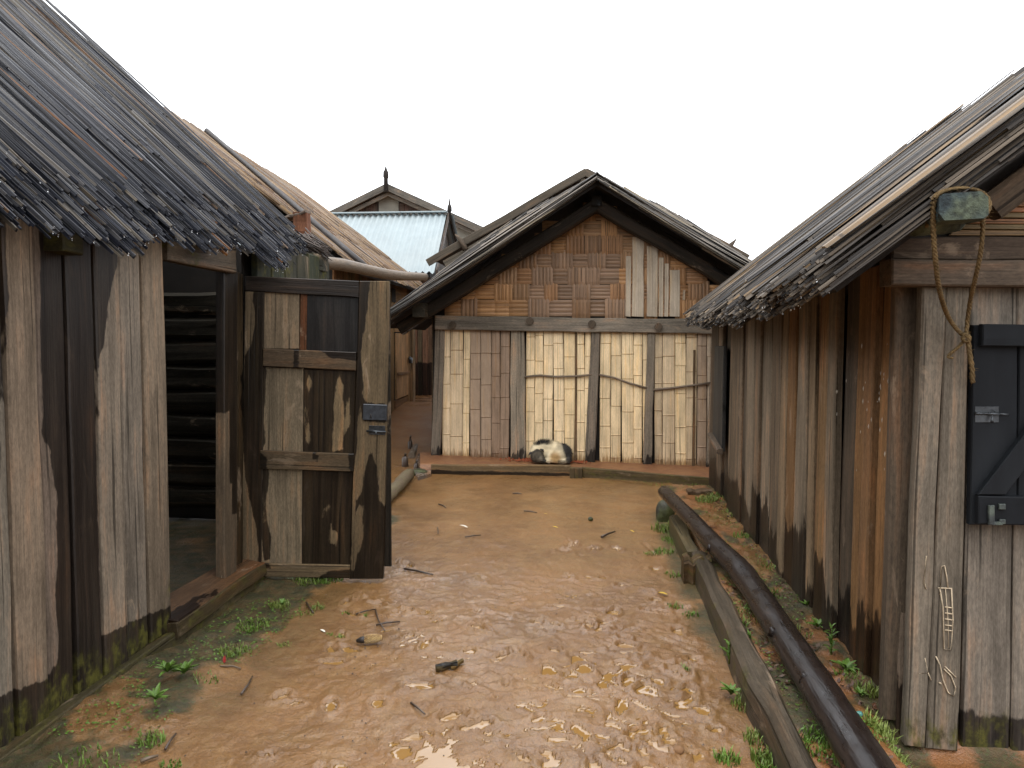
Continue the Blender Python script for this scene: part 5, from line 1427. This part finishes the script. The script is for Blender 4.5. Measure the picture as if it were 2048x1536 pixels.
beam(MB(), c + np.array([-.05, .03, .055]), c + np.array([.13, .05, .06]), (0, .15, 0), (0, 0, .23), (.085, .055, .03), wob=.012, moss=.5, bev=.03, seg=6).build('block', M_WOODWET, st)
pl_ = thing('plank_offcut', 'short plank offcut lying at the far corner of the right hut', 'plank', LG(1396, 1005, .0))
a, b_ = LG(1372, 1000, .08), LG(1424, 1000, .08)
beam(MB(), a, b_, (0, .22, 0), (0, 0, .07), (.15, .105, .07), wob=.005).build('board', M_WOODWET, pl_)
beam(MB(), a + [0.01, .02, .07], b_ + [0, .02, .065], (0, .14, 0), (0, 0, .05), (.13, .09, .06), wob=.005).build('board', M_WOODWET, pl_)
# log edging and drain on the left, beyond the door
lg2 = thing('edging_log', 'pale stripped log edging the drain behind the open door', 'log', LG(790, 975, 0))
mb = MB(); tube(mb, curve([LG(768, 1000, .06), LG(792, 975, .07), (LG(818, 948, .06))], 5), .065, 10, jit=.1, moss=.3); mb.build('trunk', M_POLE, lg2)
for i, (x, y, h, r) in enumerate([(820, 905, .24, .035), (810, 930, .15, .045), (832, 940, .12, .03)]):
    c = LG(x, y, .02); s_ = thing('drain_stake', ['tall charred stake beside the wet drain', 'stubby charred stake nearest the pale edging log', 'low dark stake next to the drain mouth'][i], 'stake', c, 'stakes along the drain')
    tube(MB(), [c - [0, 0, .1], c + [0, 0, h * .6], c + [.01, 0, h]], [r, r * .9, r * .55], 8, (.05, .035, .025), jit=.15).build('post', M_TWIG, s_)
lg3 = thing('edging_log', 'grey log edging the drain along the side of the bamboo house', 'log', LG(850, 870, .1))
mb = MB(); tube(mb, curve([LG(822, 912, .05), LG(838, 882, .08), LG(853, 862, .1), LG(858, 850, .12)], 4), .05, 8, jit=.12); mb.build('trunk', M_POLE, lg3)
dr_ = MB(); M_DRAIN = plain_mat('wet_drain_stone', (.11, .097, .085), .22, .4, 14, .6, 0, .8, .015, c2=(.14, .085, .05))
for i in range(9):
    pass
Pd = [(836, 956), (862, 948), (862, 905), (864, 868), (852, 868), (838, 905), (826, 940)]
V = [LG(x, y, .03) + np.array([0, 0, .02 * random.random()]) for x, y in Pd]
dr_.add(np.array(V + [np.array(v) - np.array([0, 0, .1]) for v in V]), [list(range(7))] + [[i, i + 7, (i + 1) % 7 + 7, (i + 1) % 7] for i in range(7)])
o = dr_.build('drain_channel', M_DRAIN); o['kind'] = 'structure'
for i, (x, y, r, lb) in enumerate([(838, 945, .07, 'flat wet stone at the mouth of the drain'), (852, 935, .05, 'small stone at the corner of the earth ledge')]):
    c = LG(x, y, .03); stone('stone', lb, c, (r * 1.4, r, r * .7), 9 + i)

# ================================================================== SLEEPING DOG
def build_dog():
    c0 = mf(1099, 918, .20); c0[2] = .098
    dog = thing('dog', 'shaggy black and cream dog curled up asleep against the bamboo wall', 'dog', c0)
    bm = bmesh.new()
    ex, ey, ez_ = np.array([1.0, 0, 0]), np.array([0, 1.0, 0]), np.array([0, 0, 1.0])
    def blob(x, y, z, rx, ry, rz, rot=0):
        m_ = Matrix.Translation((x, y, z)) @ Matrix.Rotation(rot, 4, 'Y') @ Matrix.Diagonal((rx, ry, rz, 1))
        bmesh.ops.create_icosphere(bm, subdivisions=3, radius=1, matrix=m_)
    # x to the right, y away from the viewer; spine runs round the back
    blob(.13, .03, .10, .125, .125, .115)             # haunch
    blob(.05, .07, .115, .14, .11, .115)              # loin
    blob(-.06, .08, .12, .14, .105, .12)              # ribcage
    blob(-.14, .04, .11, .09, .10, .10)               # shoulder
    blob(.05, -.01, .075, .12, .09, .08)              # belly
    blob(.10, -.06, .08, .085, .065, .08)             # thigh
    blob(-.12, -.03, .10, .065, .075, .075)           # neck
    blob(-.135, -.11, .085, .074, .066, .070)         # skull
    blob(-.09, -.155, .060, .044, .045, .038, .3)    # muzzle
    blob(-.055, -.175, .046, .026, .026, .022, .3)    # nose end
    blob(.00, -.10, .035, .09, .03, .028)             # foreleg
    blob(.10, -.10, .035, .08, .035, .03)             # hind foot
    blob(.215, -.03, .05, .035, .09, .04)             # tail root
    blob(.17, -.11, .035, .07, .035, .03, 0)          # tail
    me = bpy.data.meshes.new('body'); bm.to_mesh(me); bm.free()
    tmp = bpy.data.objects.new('body', me); COL.objects.link(tmp)
    md = tmp.modifiers.new('r', 'REMESH'); md.mode = 'VOXEL'; md.voxel_size = .011
    sm = tmp.modifiers.new('s', 'SMOOTH'); sm.iterations = 2; sm.factor = .6
    dg = bpy.context.evaluated_depsgraph_get(); dg.update()
    me2 = bpy.data.meshes.new_from_object(tmp.evaluated_get(dg))
    bpy.data.objects.remove(tmp)
    me2.name = 'body'
    co = np.empty(len(me2.vertices) * 3); me2.vertices.foreach_get('co', co); co = co.reshape(-1, 3)
    no = np.empty(len(me2.vertices) * 3); me2.vertices.foreach_get('normal', no); no = no.reshape(-1, 3)
    def coat(p):
        x, y, z = p[:, 0], p[:, 1], p[:, 2]
        n_ = fbm(p * 30, 5, 2) - .5
        cream = np.array([.62, .52, .35]); blk_ = np.array([.022, .02, .018]); gry = np.array([.11, .09, .065])
        c = np.tile(cream, (len(p), 1)) * (1 + .5 * n_[:, None])
        tan = sstep(.09, .03, np.hypot(x - .07, z - .07)) * sstep(-.02, -.08, y)
        c = c * (1 - tan[:, None]) + np.array([.42, .27, .12]) * tan[:, None]
        head = ((x + .135) / .09) ** 2 + ((y + .125) / .085) ** 2 + ((z - .085) / .088) ** 2
        muz = ((x + .075) / .055) ** 2 + ((y + .165) / .055) ** 2 + ((z - .055) / .045) ** 2
        h = sstep(1.15, .85, np.minimum(head, muz) + n_ * .4)
        hc = gry * (1 + 1.2 * n_[:, None])
        blaze = sstep(.03, .0, np.abs(x + .105 + (z - .08) * .2)) * sstep(.03, .10, z) * .0
        c = c * (1 - h[:, None]) + hc * h[:, None]
        dk = np.maximum(sstep(.05, .075, np.hypot(x + .125, z - .075) + n_ * .02), np.maximum(sstep(.014, .006, np.hypot(x + .155, z - .085)), sstep(.014, .006, np.hypot(x + .112, z - .088)))) * h
        c = c * (1 - .7 * dk[:, None]) + blk_ * .7 * dk[:, None]
        back = sstep(.185, .215, z + n_ * .03) * sstep(.05, -.03, x)
        rump = sstep(.155, .19, x + (z - .1) * .35 + n_ * .03)
        mot = sstep(.06, .11, x) * sstep(.135, .165, z + n_ * .04) * .8
        for k_, cc in ((back, blk_), (mot * .5, gry * .8), (rump, blk_ * 1.6)):
            c = c * (1 - k_[:, None]) + cc * k_[:, None]
        tail = ((x > .10) & (y < -.08) & (z < .05)).astype(float) * .6
        c = c * (1 - tail[:, None]) + gry * .5 * tail[:, None]
        return np.clip(c, .008, .8)
    def setc(m_, p):
        a = m_.attributes.new('tone', 'FLOAT_COLOR', 'POINT'); cc = coat(p)
        a.data.foreach_set('color', np.concatenate([cc, np.ones((len(cc), 1))], 1).ravel())
    setc(me2, co)
    m, t, b = newmat('dog_coat'); N = NT(t)
    N.put(b.inputs['Base Color'], N.attr('tone').outputs['Color']); b.inputs['Roughness'].default_value = .85; b.inputs['Specular IOR Level'].default_value = .2
    me2.materials.append(m); me2.polygons.foreach_set('use_smooth', [True] * len(me2.polygons))
    S = 1.08
    m4 = np.eye(4); m4[:3, :3] *= S; m4[:3, 3] = c0
    body = link('body', me2, dog, c0, m4)
    # fur
    V = []; f = []; C = []
    ids = rng.integers(0, len(co), 9000)
    for i in ids:
        p = co[i] + rng.normal(0, .003, 3); n_ = no[i]
        if p[2] < .02: continue
        d = N3(n_ * .55 + np.array([.25, -.1, -.35]) + rng.normal(0, .25, 3))
        back = p[2] > .195 and p[0] < .04
        L = random.uniform(.012, .024) * (1.7 if back else 1)
        if back: d = N3(n_ + rng.normal(0, .3, 3) + np.array([0, 0, .4]))
        s_ = N3(np.cross(d, n_) + 1e-4) * .0016
        k = len(V); V += [p - s_, p + s_, p + d * L]; f.append([k, k + 1, k + 2]); C += [p, p, p]
    mf_ = bpy.data.meshes.new('fur'); mf_.from_pydata([tuple(v) for v in V], [], f); setc(mf_, np.array(C)); mf_.materials.append(m)
    fo = link('fur', mf_, dog, c0, m4); fo['kind'] = 'stuff'
    # ears, nose
    mb = MB()
    for (x, y, z, a) in [(-.195, -.115, .115, -.9), (-.085, -.095, .150, .6)]:
        p = np.array([x, y, z]); tip = p + np.array([math.sin(a) * .05, -.035, -.022])
        q = [p + np.array([-.022, 0, .014]), p + np.array([.022, .006, .010]), tip]
        q2 = [v + np.array([0, .010, .002]) for v in q]
        MB().add(np.array(q + q2) * S + c0, [[0, 1, 2], [5, 4, 3], [0, 3, 4, 1], [1, 4, 5, 2], [2, 5, 3, 0]], smooth=True).build('ear', M_CHAR, dog)
    p = np.array([-.042, -.198, .046]) * S + c0
    tube(MB(), [p + [-.004, .012, 0], p, p + [.003, -.006, 0]], [.012, .013, .004], 8).build('nose', M_CHAR, dog)
build_dog()

# ================================================================== PLANTS AND LITTER
def leaf_mesh(name, L=1.0, W=.3, droop=.25, mat=M_LEAF):
    V = []; f = []; n = 6
    for i in range(n + 1):
        t = i / n; wv = W * math.sin(PI * min(1, t * .93 + .07)) ** .8 * (1 - .25 * t)
        z = .35 * math.sin(t * 1.8) * (1 - droop * t * 2)
        V += [(-wv / 2, t * L, z + .06), (0, t * L, z), (wv / 2, t * L, z + .06)]
    for i in range(n):
        for c in range(2): f.append([i * 3 + c, i * 3 + c + 1, (i + 1) * 3 + c + 1, (i + 1) * 3 + c])
    me = bpy.data.meshes.new(name); me.from_pydata(V, [], f); me.polygons.foreach_set('use_smooth', [True] * len(f)); me.materials.append(mat); return me
LEAF = [leaf_mesh('leaf', 1, .32, .2), leaf_mesh('leaf', 1, .27, .5), leaf_mesh('leaf', 1, .38, .35)]
def weed(px, py, size, n, label, z=None, tall=0.0, group='small weeds on the banks'):
    c = LG(px, py, .12 if z is None else z)
    pl = thing('weed', label, 'weed', c, group)
    if tall:
        tube(MB(), [c - [0, 0, .02], c + [.004, 0, tall * .5], c + [.0, .006, tall]], [.004, .003, .002], 5).build('stem', M_GRASS, pl)
    n = int(n * 1.6); size *= .85
    for k in range(n):
        a = k * 2.4 + random.uniform(-.3, .3); h = tall * k / n
        L = size * random.uniform(.7, 1.1) * (1 - .3 * (h / tall if tall else 0))
        el = random.uniform(.1, .75)
        R = Matrix.Rotation(a, 4, 'Z') @ Matrix.Rotation(el, 4, 'X') @ Matrix.Diagonal((L, L, L, 1))
        m4 = np.array(R); m4[:3, 3] = c + np.array([0, 0, h])
        link('leaf', LEAF[k % 3], pl, m4[:3, 3], m4)
weed(335, 1345, .085, 9, 'leafy green weed at the foot of the left wall, left one of the pair', .09)
weed(368, 1348, .085, 11, 'leafy green weed at the foot of the left wall, right one of the pair', .07)
weed(312, 1400, .08, 8, 'pale grey-green rosette on the left mossy bank', .09)
weed(1615, 1215, .07, 7, 'bright green seedling at the foot of the right wall, farthest along', .135)
weed(1635, 1255, .07, 8, 'low round-leaved weed by the right wall between seedling and bush', .135)
weed(1662, 1310, .06, 16, 'upright bushy weed against the wet planks of the right wall', .135, .14)
weed(1692, 1340, .09, 7, 'spreading star-shaped weed near the bend of the right wall', .135)
weed(1458, 1320, .075, 8, 'bright leafy weed hanging over the near kerb beam', .05, .09)
weed(1720, 1390, .05, 9, 'small weed between the black log and the right wall', .135)
weed(565, 1210, .05, 8, 'tiny weed in the moss below the open door', .05)
weed(1462, 1390, .09, 8, 'ragged weed at the muddy foot of the near kerb beam', .02)
# grass and small ground cover
def grass(spots, name, label):
    mb = MB(); V = []; f = []
    for (c, r, n, h) in spots:
        for k in range(n):
            a = random.uniform(0, 2 * PI); d = r * math.sqrt(random.random())
            x, y = c[0] + math.cos(a) * d, c[1] + math.sin(a) * d
            z = gz(x, y) - .006
            hh = h * random.uniform(.5, 1.2); la = random.uniform(0, 2 * PI); le_ = hh * random.uniform(.2, .9)
            wv = random.uniform(.0015, .0032) * (1 + h * 6)
            s_ = np.array([math.cos(la + 1.57) * wv, math.sin(la + 1.57) * wv, 0])
            p = np.array([x, y, z]); m_ = p + np.array([math.cos(la) * le_ * .4, math.sin(la) * le_ * .4, hh * .7]); e = p + np.array([math.cos(la) * le_, math.sin(la) * le_, hh])
            q = len(V); V += [p - s_, p + s_, m_ + s_ * .8, m_ - s_ * .8, e]; f += [[q, q + 1, q + 2, q + 3], [q + 3, q + 2, q + 4]]
    me = bpy.data.meshes.new(name); me.from_pydata([tuple(v) for v in V], [], f); me.materials.append(M_GRASS)
    return tag(link(name, me), label, 'grass', kind='stuff')
sp = []
for (x, y, r, n, h) in [(1340, 1060, .16, 260, .05), (1360, 1085, .14, 200, .05), (1330, 1105, .08, 110, .035), (1300, 1110, .05, 50, .03), (1345, 1150, .06, 60, .03), (1410, 1030, .1, 150, .05), (1440, 1025, .12, 180, .05), (1470, 1060, .12, 160, .04), (1490, 1085, .1, 120, .04),
                        (1380, 1230, .05, 60, .03), (1350, 1215, .05, 50, .03), (1365, 1340, .03, 40, .03), (1470, 1300, .06, 90, .04), (1480, 1330, .05, 90, .05), (1490, 1370, .06, 120, .05), (1510, 1430, .05, 80, .04), (1530, 1470, .05, 120, .05), (1545, 1505, .06, 160, .05), (1455, 1520, .05, 110, .035), (1500, 1510, .04, 70, .03), (1500, 1240, .12, 90, .03), (1530, 1200, .1, 90, .03),
                        (1640, 1505, .10, 150, .035), (1665, 1525, .10, 140, .03), (1780, 1500, .09, 110, .03), (1800, 1520, .07, 90, .025), (1760, 1460, .06, 130, .045), (1735, 1400, .05, 90, .04), (1700, 1370, .06, 90, .03), (1620, 1400, .06, 60, .03), (1590, 1330, .08, 60, .025), (1560, 1140, .15, 110, .03), (1595, 1280, .07, 60, .03), (1640, 1440, .05, 60, .03),
                        (505, 1220, .09, 160, .035), (560, 1215, .06, 110, .04), (470, 1270, .08, 140, .03), (635, 1218, .05, 90, .03), (610, 1230, .06, 70, .025), (690, 1230, .03, 40, .03), (730, 1235, .025, 30, .03), (570, 1292, .04, 60, .02), (680, 1275, .025, 35, .02), (660, 1270, .02, 24, .02), (410, 1330, .06, 60, .03), (300, 1440, .05, 90, .03), (340, 1480, .04, 70, .02), (310, 1525, .06, 120, .03), (245, 1515, .05, 90, .025), (170, 1500, .12, 160, .03), (620, 1165, .10, 200, .04), (660, 1160, .09, 160, .04),
                        (1215, 962, .2, 70, .02), (1300, 966, .2, 80, .025), (1400, 975, .2, 120, .03), (785, 985, .1, 60, .03)]:
    sp.append((LG(x, y, .1 if (x > 1480 or x < 520) and y > 1000 else .0), r, n, h))
grass(sp, 'grass', 'short bright green grass along the kerb beams and walls')
# moss cushions / clover between the log and the wall and on the left bank
mb = MB()
for k in range(6500):
    if k % 2 == 0: x, y = random.uniform(-2.1, -1.66), random.uniform(2.4, 5.6)
    else: x, y = random.uniform(.80, 1.2), random.uniform(2.5, 7.6)
    if vnoise(np.array([[x * 4, y * 3, 0]]), 66)[0] < .48: continue
    z = gz(x, y); r = random.uniform(.003, .008); a = random.uniform(0, 6.3); tl = random.uniform(-.5, .5)
    c = np.array([x, y, z + random.uniform(0, .012)])
    u = np.array([math.cos(a), math.sin(a), tl]) * r; v = np.array([-math.sin(a), math.cos(a), random.uniform(-.4, .4)]) * r * .8
    mb.add([c - u, c + v, c + u, c - v], [[0, 1, 2, 3]])
o = mb.build('ground_cover', M_LEAF); tag(o, 'tiny creeping leaves on the damp banks below both walls', 'ground cover', kind='stuff')
mb = MB()
for k in range(1500):
    x, y = random.uniform(.80, 1.2), random.uniform(2.5, 7.0)
    if vnoise(np.array([[x * 3, y * 2, 5]]), 76)[0] < .42: continue
    z = gz(x, y); r = random.uniform(.006, .018); a = random.uniform(0, 6.3)
    c = np.array([x, y, z + random.uniform(.001, .012)])
    u = np.array([math.cos(a), math.sin(a), random.uniform(-.5, .5)]) * r; v = np.array([-math.sin(a), math.cos(a), random.uniform(-.5, .5)]) * r * .6
    mb.add([c - u, c + v, c + u, c - v], [[0, 1, 2, 3]])
o = mb.build('leaf_litter', M_LITTER); tag(o, 'wet red-brown leaf litter between the black log and the wall', 'litter', kind='stuff')

# corn cob
c = LG(742, 1283, .012); cob = thing('corn_cob', 'half-eaten yellow corn cob lying in the mud', 'corn cob', c)
d = N3((1, .22, .06)); sd_ = N3(np.cross(d, (0, 0, 1))); u_ = np.cross(sd_, d)
tube(MB(), [c - d * .055 + u_ * .012, c + u_ * .016, c + d * .05 + u_ * .014, c + d * .062 + u_ * .012], [.013, .018, .016, .006], 10).build('cob', plain_mat('cob_core', (.20, .11, .04), .6), cob)
kk = MB()
for i in range(11):
    for j in range(12):
        a = j * 2 * PI / 12 + (i % 2) * .26; t = -.03 + i * .0085; r = .0205 * math.sqrt(max(.15, 1 - ((i - 4) / 7.2) ** 2))
        p = c + d * t + u_ * .015 + (sd_ * math.cos(a) + u_ * math.sin(a)) * r
        nn = sd_ * math.cos(a) + u_ * math.sin(a); tg = np.cross(d, nn)
        h_ = .0042
        Q = [p + d * h_ + tg * h_, p - d * h_ + tg * h_, p - d * h_ - tg * h_, p + d * h_ - tg * h_]
        Q2 = [p + (q - p) * .55 + nn * .0035 for q in Q]
        kk.add(np.array(Q + Q2), [[4, 5, 6, 7], [0, 1, 5, 4], [1, 2, 6, 5], [2, 3, 7, 6], [3, 0, 4, 7]])
o = kk.build('kernels', M_KERNEL, cob); o['kind'] = 'stuff'
tube(MB(), [c - d * .075 + u_ * .010, c - d * .05 + u_ * .013, c - d * .028 + u_ * .015], [.008, .016, .019], 8, jit=.15).build('charred_tip', M_CHAR, cob)
# chunk of dark wood in the puddle
c = LG(894, 1333, .015); ck_ = thing('wood_chunk', 'short dark chunk of wood lying in a yellow puddle', 'wood', c)
beam(MB(), c + np.array([-.05, -.022, 0]), c + np.array([.045, .02, .012]), (-.012, .03, 0), (0, 0, .024), (.06, .045, .02), wob=.004, bev=.005, seg=4).build('chunk', M_WOODWET, ck_)
beam(MB(), c + np.array([.02, -.01, -.002]), c + np.array([.07, .05, .012]), (-.01, .02, 0), (0, 0, .018), (.10, .075, .03), wob=.003, bev=.004, seg=3).build('splinter', M_WOODWET, ck_)
# twigs, each its own thing
tw = [((712, 1228), (752, 1218), .005, 'thin dark twig left of the crossed twigs'), ((751, 1220), (770, 1262), .005, 'bent twig lying over another, upper of the crossed pair'), ((752, 1250), (800, 1243), .006, 'muddy twig crossed by another, lower of the pair'),
      ((808, 1137), (866, 1149), .007, 'straight dark stick right of the door corner'), ((822, 1405), (850, 1428), .005, 'short twig in the mud below the wood chunk'), ((930, 1074), (962, 1070), .005, 'thin stick in the middle of the path'), ((1203, 1074), (1230, 1063), .010, 'forked dark twig on the right half of the path'),
      ((877, 1008), (892, 1016), .006, 'small faint twig far up the path near the door'), ((1048, 1022), (1074, 1025), .006, 'thin twig lying below the ledge plank'), ((1025, 987), (1043, 988), .008, 'dark leafy twig nearest the ledge planks'), ((875, 1055), (876, 1068), .005, 'tiny upright twig near the door edge'), ((482, 1388), (505, 1352), .005, 'dark twig near the red leaf on the left'), ((613, 1206), (627, 1226), .006, 'dark twig in the moss below the door'), ((440, 1342), (482, 1340), .005, 'pale straw beside the red leaf'), ((330, 1500), (352, 1470), .006, 'long twig on the near left bank'), ((281, 1525), (316, 1512), .008, 'pale stick at the left bottom edge')]
for (a, b, r, lb) in tw:
    pa, pb = LG(*a, .012), LG(*b, .012)
    for p in (pa, pb): p[2] = gz(p[0], p[1]) + .012
    t_ = thing('twig', lb, 'twig', (pa + pb) / 2, 'twigs scattered on the mud')
    mid = (pa + pb) / 2 + np.array([random.uniform(-.01, .01), random.uniform(-.01, .01), .004])
    mb = MB(); tube(mb, [pa, mid, pb], [r, r * .9, r * .6], 6, jit=.12)
    mb.build('shoot', M_STICK if 'pale' in lb else M_TWIG, t_)
# leaves and scraps
def flat_leaf(px, py, size, rot, mat, name, label, cat, el=.15, z=None):
    c = LG(px, py, 0 if z is None else z); c[2] = gz(c[0], c[1]) + .008
    m4 = np.array(Matrix.Rotation(rot, 4, 'Z') @ Matrix.Rotation(el, 4, 'X') @ Matrix.Diagonal((size, size, size * .6, 1))); m4[:3, 3] = c
    o = link(name, leaf_mesh(name, 1, .5, .3, mat), None, c, m4); tag(o, label, cat)
flat_leaf(449, 1338, .035, .2, M_RED, 'fallen_leaf', 'dark red leaf standing up in the mud on the left', 'leaf', 1.2)
flat_leaf(1116, 1058, .05, 1.4, M_YEL, 'fallen_leaf', 'yellow leaf lying in the middle of the path', 'leaf')
flat_leaf(1268, 1066, .04, 1.0, M_YEL, 'fallen_leaf', 'yellow leaf far right on the path near the grass', 'leaf')
flat_leaf(1095, 1030, .035, 2.0, M_YEL, 'fallen_leaf', 'small yellow leaf nearer the ledge', 'leaf')
flat_leaf(1335, 1192, .06, 1.7, M_YEL, 'fallen_leaf', 'pale yellow-green leaf beside the grass by the kerb', 'leaf')
flat_leaf(650, 1267, .035, 1.2, M_PALE, 'paper_scrap', 'small white scrap in the mud left of the corn cob', 'scrap')
flat_leaf(935, 1057, .07, 1.5, M_PALE, 'plastic_scrap', 'long whitish scrap half buried in the path', 'scrap')
c = LG(1357, 1500, .01); stone('clod', 'pale brown clod of dirt in the near right mud', c, (.022, .018, .016), 31, plain_mat('dry_clod', (.17, .09, .04), .8), 'clod')
c = LG(1181, 1038, .01); stone('stone', 'small dark stone on the far part of the path', c, (.022, .02, .02), 33)
c = LG(1718, 1428, .14); stone('glass_shard', 'green glass bit between the log and the right wall', c, (.014, .012, .012), 35, M_GREENGL, 'glass')
# pebbles: uncountable
mb = MB()
for k in range(700):
    x, y = random.uniform(-1.7, .7), 2.4 + 6.4 * random.random() ** 1.2
    r = random.uniform(.002, .006); c = np.array([x, y, gz(x, y) + .002])
    a = np.array([(0, 0, .7), (1, 0, -.3), (.3, .95, -.3), (-.8, .6, -.3), (-.8, -.6, -.3), (.3, -.95, -.3)]) * r * rng.uniform(.6, 1.3, (6, 1)) + c
    mb.add(a, [[0, 1 + i, 1 + (i + 1) % 5] for i in range(5)])
o = mb.build('crumbs', M_TWIG); tag(o, 'dark crumbs of bark and grit strewn over the mud', 'grit', kind='stuff')
